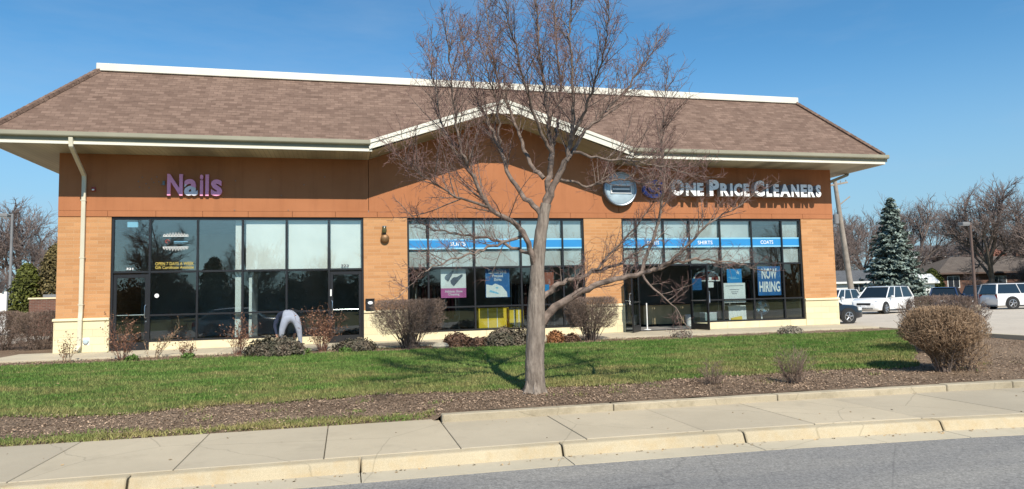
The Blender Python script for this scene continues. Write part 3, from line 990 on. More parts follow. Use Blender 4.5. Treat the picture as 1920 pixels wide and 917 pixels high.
# white shades behind the upper panes
for a, b in ((4.90, 6.00), (6.10, 7.22), (7.32, 8.20)):
    MB().box(a, b, 0.16, 0.175, ZT + 0.02, ZW - 0.02).build("shade", M['shade_white'], B)
for a, b in ((9.68, 10.21), (10.31, 11.67), (11.77, 13.19), (13.29, 14.60), (14.70, 15.31), (16.78, 17.20), (17.30, 18.19), (18.29, 19.15), (19.25, 20.31), (20.41, 21.53), (22.83, 23.48)):
    MB().box(a, b, 0.16, 0.175, ZT + 0.02, ZW - 0.02).build("shade", M['shade_grey'], B)
MB().box(4.60, 4.76, 0.20, 0.36, 0.013, 3.9).build("inner_post", M['drywall'], B)
MB().box(4.98, 5.06, 0.22, 1.6, 0.013, 2.15).build("inner_post", M['drywall'], B)
# ------------------------------------------------------------------ signs on the wall
M['pink'] = pm("magenta_sign_face", (0.92, 0.40, 0.62), 0.85, 0.06, 3, spec=0.15)
M['pale_sign'] = pm("pale_sign_face", (0.75, 0.72, 0.80), 0.85, 0.1, 3, spec=0.15)
M['sign_white'] = pm("white_sign_face", (0.90, 0.90, 0.90), 0.85, 0.05, 4, spec=0.15)
M['sign_return'] = pm("blue_grey_sign_return", (0.38, 0.41, 0.46), 0.8, 0.1, 3)
M['sign_blue'] = pm("blue_sign_face", (0.06, 0.13, 0.50), 0.7, 0.15, 4)
M['disc_face'] = pm("pale_blue_disc_face", (0.40, 0.50, 0.56), 0.3, 0.2, 2.2)
M['disc_rim'] = pm("grey_disc_rim", (0.30, 0.35, 0.40), 0.35, 0.1, 3, metal=0.6)
M['grey_bar'] = pm("grey_bar_face", (0.15, 0.17, 0.18), 0.35, 0.3, 3)
WALL = -0.018

def letter_obj(ch, x0, x1, z0, z1, depth, face, ret, parent, offset=0.025, stand=0.12):
    """channel letter: coloured face in front, returns behind; one mesh"""
    me = fit_text(ch, x0, x1, z0, z1, WALL - stand, depth, offset)
    o = link("letter", me, [face, ret], parent)
    ys = WALL - 0.12 - depth
    for p in me.polygons:
        p.material_index = 0 if (p.normal.y < -0.9) else 1
    return o
t = thing("shop_sign", "pink raised channel letters reading Nails on the rust wall over the left shop", "sign", (3.5, -0.1, 4.4))
for ch, a, b, z1 in (('N', 2.79, 3.20, 5.0), ('a', 3.24, 3.60, 4.86), ('i', 3.66, 3.75, 5.0), ('l', 3.81, 3.90, 5.0), ('s', 3.96, 4.26, 4.86)):
    o = letter_obj(ch, a, b, 4.375, z1, 0.075, M['pink'], M['pink'], t, 0.03, 0.012)
    if ch == 'a':
        bm = bmesh.new(); bm.from_mesh(o.data)
        bmesh.ops.bisect_plane(bm, geom=bm.verts[:] + bm.edges[:] + bm.faces[:], plane_co=(3.4, 0, 4.66), plane_no=(0.35, 0, 1))
        bm.to_mesh(o.data); bm.free()
        o.data.materials.append(M['pale_sign'])
        for p in o.data.polygons:
            c = p.center
            if (c.x - 3.4) * 0.35 + (c.z - 4.66) < 0: p.material_index = 2
        o["label"] = "letter a with its lower half broken to pale white"
t = thing("shop_sign", "white raised letters reading ONE PRICE CLEANERS on the rust wall over the right shop", "sign", (21.3, -0.1, 4.5))
for ch, a, b, g in [('O', 18.39, 18.86, 1), ('N', 18.92, 19.3, 0), ('E', 19.34, 19.58, 0), ('P', 19.8, 20.17, 1), ('R', 20.21, 20.54, 0), ('I', 20.59, 20.68, 0), ('C', 20.73, 21.05, 0), ('E', 21.1, 21.32, 0), ('C', 21.51, 21.91, 1), ('L', 21.98, 22.2, 0), ('E', 22.26, 22.48, 0), ('A', 22.51, 22.93, 0), ('N', 22.97, 23.28, 0), ('E', 23.35, 23.6, 0), ('R', 23.64, 23.91, 0), ('S', 23.96, 24.17, 0)]:
    letter_obj(ch, a, b, 4.505, 5.06 if g else 4.945, 0.24, M['sign_white'], M['sign_return'], t, 0.05)
# round silver sign
RX = Matrix.Rotation(rad(90), 3, 'X')         # lathe axis z -> -y
t = thing("round_sign", "round pale blue disc sign with a grey bar across, left of the white lettering", "sign", (16.63, -0.1, 4.73))
MB().lathe([(0.55, 0.0), (0.55, 0.17), (0.575, 0.18), (0.575, 0.215), (0.55, 0.235), (0.52, 0.225), (0.51, 0.20)], 48, (16.63, WALL - 0.004, 4.73), RX).build("rim", M['disc_rim'], t, smooth=True)
MB().lathe([(0.505, 0.0), (0.505, 0.205), (0.46, 0.222), (0.30, 0.232), (0.0, 0.236)], 48, (16.63, WALL - 0.004, 4.73), RX).build("face", M['disc_face'], t, smooth=True)
k = MB(); yb = WALL - 0.24
k.box(16.29, 16.97, yb - 0.022, yb + 0.02, 4.60, 4.83)
k.build("bar", M['grey_bar'], t, bev=0.01)
k = MB()
k.box(16.26, 17.00, yb - 0.026, yb + 0.02, 4.83, 4.865); k.box(16.26, 17.00, yb - 0.026, yb + 0.02, 4.565, 4.60)
k.box(16.26, 16.29, yb - 0.026, yb + 0.02, 4.601, 4.829); k.box(16.97, 17.0, yb - 0.026, yb + 0.02, 4.601, 4.829)
k.box(16.33, 16.93, yb - 0.026, yb - 0.020, 4.69, 4.735)
k.build("bar_frame", M['sign_white'], t, bev=0.005)
# blue oval emblem
t = thing("emblem_sign", "blue open oval emblem sign between the round disc and the white lettering", "sign", (17.86, -0.1, 4.75))
def arc(cx, cz, rx, rz, a0, a1, n=28):
    return [(cx + rx * math.cos(rad(a0 + (a1 - a0) * i / n)), cz + rz * math.sin(rad(a0 + (a1 - a0) * i / n))) for i in range(n + 1)]
def ribbon(k, outer, inner, y0, y1):
    for i in range(len(outer) - 1):
        k.prism([outer[i], outer[i + 1], inner[i + 1], inner[i]], y0, y1, 'y')
k = MB(); ribbon(k, arc(17.86, 4.76, 0.40, 0.31, 70, 415), arc(17.86, 4.77, 0.29, 0.20, 70, 415), WALL - 0.15, WALL - 0.02)
k.build("oval_ring", M['sign_blue'], t)
k = MB(); ribbon(k, arc(17.86, 4.83, 0.22, 0.19, 190, 350), arc(17.86, 4.86, 0.17, 0.13, 190, 350), WALL - 0.14, WALL - 0.02)
k.box(17.86, 17.93, WALL - 0.13, WALL - 0.02, 4.78, 4.98)
k.build("hook_stroke", M['sign_blue'], t)
# leftover fixings and patches on the wall
t = thing("old_sign_mount", "leftover screw stubs and clip of a removed sign, left of the pink letters", "sign mount", (2.4, -0.02, 4.7))
for x, z in ((2.02, 4.78), (2.12, 4.9), (2.22, 4.72), (2.36, 4.86), (2.42, 4.76), (2.5, 4.92), (2.55, 4.78), (2.62, 4.7), (4.62, 4.84), (5.6, 4.9), (6.55, 4.75), (7.15, 5.0), (2.3, 4.6), (2.05, 4.62), (5.9, 4.42), (6.1, 3.98), (4.6, 3.97)):
    MB().cyl((x, WALL - 0.018, z), (x, WALL + 0.004, z), 0.013, 8).build("screw_stub", M['grey_bar'], t)
MB().box(2.66, 2.72, WALL - 0.05, WALL, 4.68, 4.80).build("clip", M['grey_bar'], t)
t = thing("alarm_strobe", "small red and white alarm strobe beside the downspout", "alarm", (0.88, -0.03, 4.53))
MB().box(0.83, 0.93, WALL - 0.05, WALL - 0.001, 4.48, 4.60).build("housing", pm("red_plastic", (0.30, 0.03, 0.02), 0.4, 0.1), t, bev=0.008)
MB().box(0.85, 0.91, WALL - 0.075, WALL - 0.051, 4.50, 4.54).build("lens", M['sign_white'], t, bev=0.006)
t = thing("wall_bell", "dull brass alarm bell under a small lamp on the middle brick pier", "alarm bell", (8.92, -0.05, 3.12))
M['brass'] = pm("dull_brass", (0.22, 0.12, 0.05), 0.5, 0.25, 12, metal=0.3)
MB().lathe([(0.03, 0.0), (0.03, 0.05), (0.135, 0.055), (0.13, 0.085), (0.10, 0.115), (0.04, 0.13), (0.0, 0.132)], 24, (8.93, 0.0, 3.12), RX).build("gong", M['brass'], t, smooth=True)
MB().box(8.89, 8.97, -0.05, 0.0, 3.24, 3.31).build("bracket", M['grey_bar'], t, bev=0.005)
t = thing("wall_lamp", "small dark jar lamp above the bell on the middle brick pier", "lamp", (8.91, -0.05, 3.42))
MB().lathe([(0.05, 0.0), (0.07, -0.05), (0.075, -0.12), (0.06, -0.17), (0.0, -0.19)], 16, (8.91, -0.11, 3.46)).build("jar", pm("olive_glass", (0.08, 0.075, 0.03), 0.15, 0.1), t, smooth=True)
MB().box(8.85, 8.97, -0.17, 0.0, 3.462, 3.50).build("bracket", M['grey_bar'], t, bev=0.006)
t = thing("letter_box", "black wall letter box with a white sticker beside the bush", "letter box", (8.47, -0.05, 0.95))
MB().box(8.34, 8.60, -0.12, -0.001, 0.955, 1.27).build("body", M['dark_frame'], t, bev=0.012)
MB().box(8.335, 8.605, -0.135, -0.001, 1.272, 1.295).build("lid", M['dark_frame'], t, bev=0.006)
MB().lathe([(0.075, 0), (0.075, 0.004)], 20, (8.475, -0.121, 1.17), RX @ Matrix.Diagonal((1, 0.62, 1))).build("sticker", M['sign_white'], t)
k = MB(); k.box(24.2, 24.3, -0.06, -0.036, 0.35, 0.47)
t = thing("wall_outlet", "round white meter cover at the foot of the left downspout", "outlet", (0.72, -0.05, 0.3))
MB().lathe([(0.075, 0.0), (0.075, 0.03), (0.06, 0.05), (0.0, 0.055)], 16, (0.78, -0.036, 0.30), RX).build("cover", pm("pale_blue_grey_plastic", (0.45, 0.55, 0.60), 0.4, 0.1), t, smooth=True)
MB().box(0.70, 0.86, -0.039, -0.036, 0.20, 0.40).build("plate", M['sign_white'], t)

# ------------------------------------------------------------------ writing on the glass, banners, posters
def poster(name, label, x0, x1, z0, z1, y, mat, group=None):
    t = thing(name, label, "poster", ((x0 + x1) / 2, y, z0), group)
    MB().box(x0, x1, y, y + 0.006, z0, z1).build("sheet", mat, t)
    return t
def write(t, s, x0, x1, z0, z1, y, mat, name="lettering", offset=0.0, line=1.0, depth=0.003):
    return link(name, fit_text(s, x0, x1, z0, z1, y, depth, offset, line), mat, t)
M['ban_blue'] = pm("bright_blue_vinyl", (0.03, 0.25, 0.56), 0.4, 0.06, 1.5)
M['ban_pale'] = pm("pale_blue_vinyl", (0.25, 0.55, 0.75), 0.4, 0.06, 1.5)
M['paper'] = pm("white_paper", (0.80, 0.80, 0.78), 0.7, 0.05, 4)
M['ink'] = pm("dark_ink", (0.06, 0.06, 0.08), 0.7, 0.05, 4)
M['yellow_ink'] = pm("yellow_vinyl", (0.62, 0.47, 0.10), 0.5, 0.05, 4)
M['poster_blue'] = pm("poster_blue", (0.03, 0.14, 0.36), 0.45, 0.12, 3)
M['poster_pink'] = pm("poster_pink", (0.52, 0.13, 0.33), 0.45, 0.08, 3)
def banner(label, spans, words, x0):
    t = thing("window_banner", label, "banner", (x0, 0.07, 2.8))
    k = MB(); e = MB()
    for a, b in spans:
        k.box(a, b, 0.0795, 0.084, 2.835, 3.065)
        e.box(a, b, 0.0795, 0.084, 3.067, 3.115); e.box(a, b, 0.0795, 0.084, 2.785, 2.833)
    k.build("stripe", M['ban_blue'], t); e.build("edge_stripe", M['ban_pale'], t)
    for w, a, b in words:
        write(t, w, a, b, 2.885, 3.015, 0.078, M['paper'], offset=0.01, depth=0.002)
banner("bright blue banner stripe across the panes behind the tree", [(9.675, 10.23), (10.29, 11.69), (11.75, 13.21), (13.27, 14.62), (14.68, 15.315)], [("SUITS", 10.95, 11.45)], 12.5)
banner("bright blue banner stripe lettered SHIRTS and COATS across the right shop panes", [(16.775, 17.22), (17.28, 18.21), (18.27, 19.17), (19.23, 20.33), (20.39, 21.55), (21.61, 22.75), (22.81, 23.485)],
       [("PANTS", 17.65, 18.08), ("SHIRTS", 19.52, 20.08), ("COATS", 21.95, 22.45)], 20.1)
t = thing("window_lettering", "yellow lettering OPEN 7 DAYS A WEEK on the left shop's glass", "lettering", (2.95, 0.08, 2.28))
write(t, "OPEN 7 DAYS A WEEK", 2.47, 3.49, 2.385, 2.475, 0.0835, M['yellow_ink'], offset=0.0)
write(t, "Gift Certificate Available", 2.47, 3.49, 2.28, 2.365, 0.0835, M['yellow_ink'], offset=0.0)
t = thing("window_decal", "white ornamental scroll decal with a small red mark on the left shop's glass", "decal", (3.0, 0.08, 2.85))
k = MB()
for z0, sgn in ((3.22, 1), (2.90, -1)):
    for i in range(9):
        x = 2.70 + i * 0.075
        hgt = 0.06 + 0.05 * math.sin(i / 8 * math.pi)
        k.tube([(x - 0.03, 0.083, z0), (x, 0.083, z0 + sgn * hgt), (x + 0.03, 0.083, z0 + sgn * 0.02)], 0.011, 5)
    k.tube([(2.66, 0.083, z0 - sgn * 0.005), (3.34, 0.083, z0 - sgn * 0.005)], 0.011, 5)
k.build("scroll", M['paper'], t)
MB().tube([(2.78 + 0.05 * math.cos(a * .6), 0.083, 3.07 + 0.045 * math.sin(a * .6)) for a in range(9)], 0.012, 5).build("mark", pm("red_vinyl", (0.40, 0.06, 0.04), 0.5, 0.1), t)
k = MB(); k.box(2.95, 3.32, 0.0795, 0.084, 3.06, 3.075); k.box(2.95, 3.2, 0.0795, 0.084, 3.02, 3.03); k.build("lines", M['ban_pale'], t)
t = thing("door_number", "white street number on the glass over the left door", "number", (1.8, 0.08, 2.26))
write(t, "321", 1.72, 1.90, 2.265, 2.325, 0.0835, M['paper'], offset=0.03)
t = thing("door_number", "white street number over the door beside the middle brick pier", "number", (7.75, 0.08, 2.26))
write(t, "323", 7.62, 7.85, 2.265, 2.345, 0.0835, M['ink'], offset=0.03)
t = thing("notice", "pale notice taped high on the glass above the left door", "notice", (1.85, 0.1, 3.5))
MB().box(1.72, 2.00, 0.105, 0.108, 3.48, 3.64).build("sheet", M['ban_pale'], t)
t = thing("sticker", "round white sticker on the pane beside the left door", "sticker", (2.5, 0.08, 1.55))
MB().lathe([(0.06, 0), (0.06, 0.003)], 16, (2.52, 0.084, 1.52), RX).build("disc", M['paper'], t)
t = thing("notice", "small white notice beside the handle of the pier door", "notice", (7.33, 0.0, 1.5))
MB().box(7.30, 7.345, 0.030, 0.034, 1.40, 1.60).build("sheet", M['paper'], t)

# poster with shoes
t = poster("poster", "poster of grey sports shoes over a pink panel behind the left of the tree", 10.66, 11.46, 1.26, 2.16, 0.20, M['paper'])
MB().box(10.66, 11.46, 0.196, 0.1995, 1.26, 1.56).build("pink_panel", M['poster_pink'], t)
write(t, "Athletic Shoe\nCleaning", 10.78, 11.34, 1.31, 1.50, 0.1955, M['paper'], offset=0.012, line=0.9)
def shoe(k, ox, oz, s, ang):
    pts = [(-0.30, -0.07), (0.28, -0.07), (0.33, -0.02), (0.28, 0.03), (0.10, 0.08), (0.0, 0.17), (-0.06, 0.20), (-0.22, 0.20), (-0.29, 0.10)]
    c_, s_ = math.cos(rad(ang)), math.sin(rad(ang))
    k.prism([(ox + s * (x * c_ - z * s_), oz + s * (x * s_ + z * c_)) for x, z in pts], 0.196, 0.1995, 'y')
k = MB(); shoe(k, 10.95, 1.95, 0.62, 60); shoe(k, 11.18, 1.82, 0.75, 48)
k.build("shoe_picture", pm("shoe_grey", (0.10, 0.12, 0.16), 0.6, 0.3, 9), t)
# shirt poster
t = poster("poster", "blue poster of a white folded shirt beside the shoe poster", 12.09, 12.88, 1.24, 2.16, 0.20, M['poster_blue'])
write(t, "Laundered &\nPressed\nShirts", 12.20, 12.78, 1.76, 2.10, 0.1965, M['paper'], offset=0.012, line=0.9)
k = MB(); k.prism([(12.10, 1.25), (12.80, 1.25), (12.78, 1.40), (12.62, 1.60), (12.40, 1.68), (12.30, 1.62), (12.11, 1.66)], 0.197, 0.1995, 'y')
k.build("shirt_picture", M['paper'], t)
k = MB(); k.prism([(12.20, 1.42), (12.50, 1.34), (12.52, 1.38), (12.24, 1.48)], 0.1945, 0.1965, 'y'); k.box(12.42, 12.50, 0.1945, 0.1965, 1.52, 1.57)
k.build("collar_picture", M['ban_pale'], t)
t = poster("poster", "rust red and blue poster partly hidden by the tree trunk", 13.85, 14.36, 1.38, 2.10, 0.20, pm("rust_red_print", (0.33, 0.10, 0.06), 0.5, 0.15, 3))
MB().box(13.86, 14.20, 0.196, 0.1995, 1.40, 1.62).build("blue_panel", M['ban_blue'], t)
# NOW HIRING
t = poster("poster", "blue NOW HIRING poster in the right shop window", 21.79, 22.70, 1.08, 2.11, 0.12, M['poster_blue'])
write(t, "NOW", 21.95, 22.55, 1.66, 2.03, 0.1165, M['paper'], offset=0.03)
write(t, "HIRING", 21.84, 22.66, 1.20, 1.57, 0.1165, M['paper'], offset=0.03)
# blue square and white notice
t = poster("poster", "bright blue square poster with a white star burst, above the white notice", 20.60, 21.17, 1.545, 2.03, 0.12, M['ban_blue'])
k = MB()
for i in range(5):
    a = rad(i * 72 + 18)
    k.prism([(21.02 + 0.02 * math.cos(a - 1.2), 1.90 + 0.02 * math.sin(a - 1.2)), (21.02 + 0.085 * math.cos(a), 1.90 + 0.085 * math.sin(a)), (21.02 + 0.02 * math.cos(a + 1.2), 1.90 + 0.02 * math.sin(a + 1.2))], 0.1165, 0.1195, 'y')
k.build("star_burst", M['paper'], t)
k = MB(); k.box(20.66, 20.95, 0.117, 0.1195, 1.73, 1.75); k.box(20.72, 21.05, 0.117, 0.1195, 1.68, 1.70); k.build("lines", M['ban_pale'], t)
t = poster("notice", "large white printed notice under the blue square poster", 20.45, 21.28, 0.86, 1.54, 0.115, M['paper'])
k = MB()
g_ = random.Random(4)
for i, z in enumerate((1.43, 1.30, 1.22, 1.16)):
    k.box(20.52 + (0 if i == 0 else 0.12 + 0.04 * i), 21.20 - (0 if i == 0 else 0.10 + 0.05 * i), 0.1115, 0.1145, z, z + 0.022)
k.build("printed_lines", pm("grey_ink", (0.25, 0.25, 0.28), 0.7, 0.1), t)
t = poster("notice", "small white notice on the pane beside the open right door", 19.86, 20.07, 1.40, 1.58, 0.115, M['paper'])
t = poster("notice", "tiny white tag above the small white notice by the open right door", 19.90, 20.00, 1.66, 1.75, 0.115, M['paper'])
t = poster("poster", "deep blue card on the pane behind the open right door", 19.27, 19.62, 1.32, 1.72, 0.115, M['poster_blue'])
# arched sign inside
t = thing("arched_sign", "arched red sign with a white outline hanging behind the glass by the open door", "sign", (20.0, 0.45, 1.64))
o_ = arc(20.0, 1.66, 0.52, 0.36, 0, 180, 20); i_ = arc(20.0, 1.66, 0.47, 0.31, 0, 180, 20)
k = MB(); ribbon(k, o_, i_, 0.44, 0.47); k.box(19.48, 20.52, 0.44, 0.47, 1.62, 1.66); k.build("outline", M['paper'], t)
MB().prism(i_, 0.455, 0.475, 'y').build("panel", pm("dark_red_panel", (0.20, 0.035, 0.03), 0.5, 0.2, 4), t)

# ------------------------------------------------------------------ goods inside the shops
M['yellow'] = pm("yellow_canvas", (0.78, 0.52, 0.02), 0.65, 0.10, 3)
M['wood'] = pm("pale_counter_wood", (0.52, 0.40, 0.22), 0.6, 0.2, 3)
def bin_(x0, x1, y, z0, z1, label):
    t = thing("laundry_bin", label, "laundry bin", ((x0 + x1) / 2, y, 0.012), "yellow laundry bins")
    d = 0.55; k = MB()
    k.prism([(x0 + 0.04, y + 0.03), (x1 - 0.04, y + 0.03), (x1 - 0.04, y + d - 0.03), (x0 + 0.04, y + d - 0.03)], z0, z0 + 0.02, 'z')
    for a, b, c, e in ((x0, x1, y, y + 0.03), (x0, x1, y + d - 0.03, y + d), (x0, x0 + 0.03, y + 0.031, y + d - 0.031), (x1 - 0.03, x1, y + 0.031, y + d - 0.031)):
        k.box(a, b, c, e, z0, z1)
    k.build("bag", M['yellow'], t, bev=0.012)
    k = MB()
    for a, b, c, e in ((x0 - 0.02, x1 + 0.02, y - 0.022, y - 0.002), (x0 - 0.02, x1 + 0.02, y + d + 0.002, y + d + 0.022)):
        k.box(a, b, c, e, z1 - 0.05, z1 + 0.01)
    k.build("rim", M['black'], t)
    for a, b in ((x0 + 0.05, y + 0.06), (x1 - 0.05, y + 0.06), (x0 + 0.05, y + d - 0.06), (x1 - 0.05, y + d - 0.06)):
        MB().cyl((a, b, 0.013), (a, b, z0 - 0.001), 0.02, 10).build("leg", M['steel'], t)
    for fx in (0.33, 0.66):
        x = x0 + (x1 - x0) * fx
        MB().box(x - 0.012, x + 0.012, y - 0.006, y - 0.001, z0 + 0.02, z1 - 0.055).build("strap", M['paper'], t)
bin_(11.98, 12.92, 0.9, 0.16, 0.95, "wide yellow canvas laundry bin behind the low panes")
bin_(12.98, 13.46, 0.75, 0.16, 0.88, "narrow yellow canvas laundry bin, right of the wide one")
def rack(x, y, n, label, colours):
    t = thing("clothes_rack", label, "clothes rack", (x, y, 0.012), "clothes racks inside the cleaners")
    for s in (0, 1.6):
        MB().tube([(x + s, y, 0.013), (x + s, y, 1.75)], 0.018, 8).build("post", M['steel'], t)
    MB().tube([(x, y, 1.75), (x + 1.6, y, 1.75)], 0.016, 8).build("rail", M['steel'], t)
    g_ = random.Random(n)
    for i in range(12):
        xx = x + 0.1 + i * 0.125
        w, h = 0.025 + 0.02 * g_.random(), 0.8 + 0.4 * g_.random()
        MB().prism([(y - 0.24, 1.70 - h), (y + 0.24, 1.70 - h), (y + 0.22, 1.62), (y, 1.70), (y - 0.22, 1.62)], xx - w, xx + w, 'x').build("garment", colours[g_.randrange(len(colours))], t)
cl = [pm("dark_cloth", (0.03, 0.035, 0.05), 0.9, 0.2), pm("grey_cloth", (0.16, 0.17, 0.18), 0.9, 0.2), pm("white_cloth", (0.5, 0.5, 0.5), 0.9, 0.1), pm("wine_cloth", (0.12, 0.02, 0.03), 0.9, 0.2)]
rack(10.0, 2.6, 3, "rail of dark clothes behind the shoe poster", cl)
rack(13.6, 3.0, 5, "rail of clothes behind the tree trunk", cl)
rack(22.0, 3.2, 8, "rail of clothes behind the NOW HIRING poster", cl)
t = thing("shop_counter", "pale wood counter seen through the open doors", "counter", (19.2, 2.8, 0.012))
MB().box(18.55, 19.72, 2.6, 3.2, 0.08, 0.80).build("front", M['wood'], t, bev=0.01)
MB().box(19.74, 20.9, 2.6, 3.2, 0.08, 0.80).build("front", M['wood'], t, bev=0.01)
MB().box(18.45, 21.0, 2.5, 3.3, 0.801, 0.85).build("top", M['dark_frame'], t, bev=0.008)
MB().box(18.6, 20.85, 2.68, 3.12, 0.013, 0.079).build("plinth", M['black'], t)
t = thing("bucket", "white plastic bucket on the floor inside the open doors", "bucket", (20.05, 1.9, 0.012))
MB().lathe([(0.13, 0.013), (0.15, 0.16), (0.165, 0.40), (0.175, 0.40), (0.175, 0.43), (0.155, 0.43), (0.14, 0.06), (0.0, 0.06)], 24, (20.05, 1.9, 0)).build("pail", M['paper'], t, smooth=True)
MB().tube([(20.05 + 0.178 * math.cos(rad(a)), 1.9 - 0.178, 0.42 - 0.16 * math.sin(rad(a))) for a in range(0, 181, 20)], 0.005, 5).build("handle", M['steel'], t)
t = thing("stanchion", "slim white post standing in the open doorway", "stanchion", (17.75, 0.45, 0.012))
MB().cyl((17.75, 0.55, 0.02), (17.75, 0.55, 0.92), 0.022, 10).build("post", M['paper'], t, smooth=True)
MB().lathe([(0.13, 0.0), (0.13, 0.015), (0.03, 0.03), (0.0, 0.03)], 20, (17.75, 0.55, 0.013)).build("foot", M['paper'], t)
t = thing("side_table", "small table under a white cloth behind the white notice", "table", (21.1, 0.55, 0.012))
k = MB()
k.box(20.78, 21.46, 0.42, 0.88, 0.735, 0.75)
for i in range(16):
    a = 20.78 + i * 0.0425; dz = 0.02 * math.sin(i * 1.9)
    k.poly([(a, 0.415 - 0.02 * math.sin(i * 1.7), 0.20 + dz), (a + 0.0425, 0.415 - 0.02 * math.sin((i + 1) * 1.7), 0.20), (a + 0.0425, 0.418, 0.734), (a, 0.418, 0.734)])
k.build("cloth", M['paper'], t)
for a, b in ((20.83, 0.47), (21.41, 0.47), (20.83, 0.83), (21.41, 0.83)):
    MB().box(a - 0.02, a + 0.02, b - 0.02, b + 0.02, 0.013, 0.734).build("leg", M['wood'], t)
t = thing("yellow_folder", "yellow folder lying at the foot of the white clothed table", "folder", (21.0, 0.3, 0.23))
MB().obox((20.98, 0.26, 0.30), (0.42, 0.03, 0.12), Matrix.Rotation(rad(-8), 3, 'Y')).build("cover", M['yellow'], t)
t = thing("cardboard_box", "pale grey storage box by the window right of the open doors", "box", (20.1, 0.4, 0.012))
MB().box(19.85, 20.32, 0.40, 0.75, 0.013, 0.50).build("carton", M['shade_grey'], t, bev=0.01)
MB().box(19.84, 20.33, 0.39, 0.76, 0.501, 0.53).build("lid", M['sign_white'], t, bev=0.005)
t = thing("pedestal_fan", "white pedestal fan under the NOW HIRING poster", "fan", (22.25, 0.6, 0.012))
MB().lathe([(0.20, 0.0), (0.20, 0.02), (0.03, 0.05), (0.02, 0.45), (0.0, 0.45)], 20, (22.25, 0.7, 0.013)).build("stand", M['sign_white'], t, smooth=True)
k = MB()
for r in (0.26, 0.19, 0.11):
    k.tube([(22.25 + r * math.cos(rad(a)), 0.62, 0.66 + r * math.sin(rad(a))) for a in range(0, 361, 15)], 0.006, 5)
for a in range(0, 360, 20):
    k.tube([(22.25, 0.60, 0.66), (22.25 + 0.26 * math.cos(rad(a)), 0.62, 0.66 + 0.26 * math.sin(rad(a)))], 0.004, 4)
k.build("cage", M['sign_white'], t)
MB().lathe([(0.07, 0.0), (0.08, 0.10), (0.0, 0.13)], 14, (22.25, 0.66, 0.66), Matrix.Rotation(rad(-90), 3, 'X')).build("motor", M['sign_white'], t, smooth=True)
k = MB()
for i in range(4):
    a = rad(i * 90 + 20)
    k.poly([(22.25 + 0.04 * math.cos(a), 0.625, 0.66 + 0.04 * math.sin(a)), (22.25 + 0.23 * math.cos(a - .25), 0.632, 0.66 + 0.23 * math.sin(a - .25)), (22.25 + 0.23 * math.cos(a + .5), 0.645, 0.66 + 0.23 * math.sin(a + .5))])
k.build("blades", M['ban_pale'], t)

# ------------------------------------------------------------------ person bending over by the window
def skin_body(name, nodes, edges, root, mats, classify, parent=None, loc=(0, 0, 0)):
    me = bpy.data.meshes.new(name)
    keys = list(nodes)
    me.from_pydata([nodes[k_][0] for k_ in keys], [(0, 0)][:0] + [(keys.index(a), keys.index(b)) for a, b in edges], [])
    o = bpy.data.objects.new(name, me); col.objects.link(o)
    md = o.modifiers.new("skin", 'SKIN'); md.use_smooth_shade = True
    sv = me.skin_vertices[0].data
    for i, k_ in enumerate(keys):
        r = nodes[k_][1]
        sv[i].radius = r if hasattr(r, '__len__') else (r, r)
        sv[i].use_root = (k_ == root)
    s = o.modifiers.new("subd", 'SUBSURF'); s.levels = 2; s.render_levels = 2
    dg = bpy.context.evaluated_depsgraph_get()
    m2 = bpy.data.meshes.new_from_object(o.evaluated_get(dg))
    bpy.data.objects.remove(o)
    for m in mats: m2.materials.append(m)
    for p in m2.polygons:
        p.use_smooth = True
        p.material_index = classify(p.center)
    o = bpy.data.objects.new(name, m2); col.objects.link(o)
    if parent is not None:
        o.parent = parent
        if parent.type == 'EMPTY': o.matrix_parent_inverse = parent.matrix_basis.inverted()
    return o
PX, PY = 0.04, 0.0
nd = {'pelvis': ((6.24, -1.02, .90), (.175, .15)), 'spine': ((6.18, -.76, .945), (.165, .135)), 'chest': ((6.09, -.46, .90), (.175, .13)), 'neck': ((6.03, -.24, .80), .062),
      'head': ((6.0, -.13, .70), (.095, .11)), 'crown': ((5.98, -.06, .61), (.085, .10)), 'chin': ((6.02, -.19, .60), .05),
      'shL': ((5.87, -.42, .86), .082), 'elL': ((5.76, -.44, .58), .055), 'wrL': ((5.82, -.46, .33), .036), 'haL': ((5.835, -.46, .25), (.045, .022)),
      'shR': ((6.30, -.36, .87), .082), 'elR': ((6.38, -.28, .58), .055), 'wrR': ((6.30, -.26, .33), .036), 'haR': ((6.29, -.26, .25), (.045, .022)),
      'hpL': ((6.11, -1.03, .80), .135), 'knL': ((6.015, -1.05, .47), .088), 'anL': ((5.985, -.99, .11), .055), 'heL': ((5.98, -1.03, .055), .045), 'toL': ((5.95, -.80, .045), .042),
      'hpR': ((6.385, -1.03, .80), .135), 'knR': ((6.475, -1.05, .47), .088), 'anR': ((6.51, -.99, .11), .055), 'heR': ((6.515, -1.03, .055), .045), 'toR': ((6.55, -.80, .045), .042)}
ed = [('pelvis', 'spine'), ('spine', 'chest'), ('chest', 'neck'), ('neck', 'head'), ('head', 'crown'), ('head', 'chin'), ('chest', 'shL'), ('shL', 'elL'), ('elL', 'wrL'), ('wrL', 'haL'),
      ('chest', 'shR'), ('shR', 'elR'), ('elR', 'wrR'), ('wrR', 'haR'), ('pelvis', 'hpL'), ('hpL', 'knL'), ('knL', 'anL'), ('anL', 'heL'), ('heL', 'toL'),
      ('pelvis', 'hpR'), ('hpR', 'knR'), ('knR', 'anR'), ('anR', 'heR'), ('heR', 'toR')]
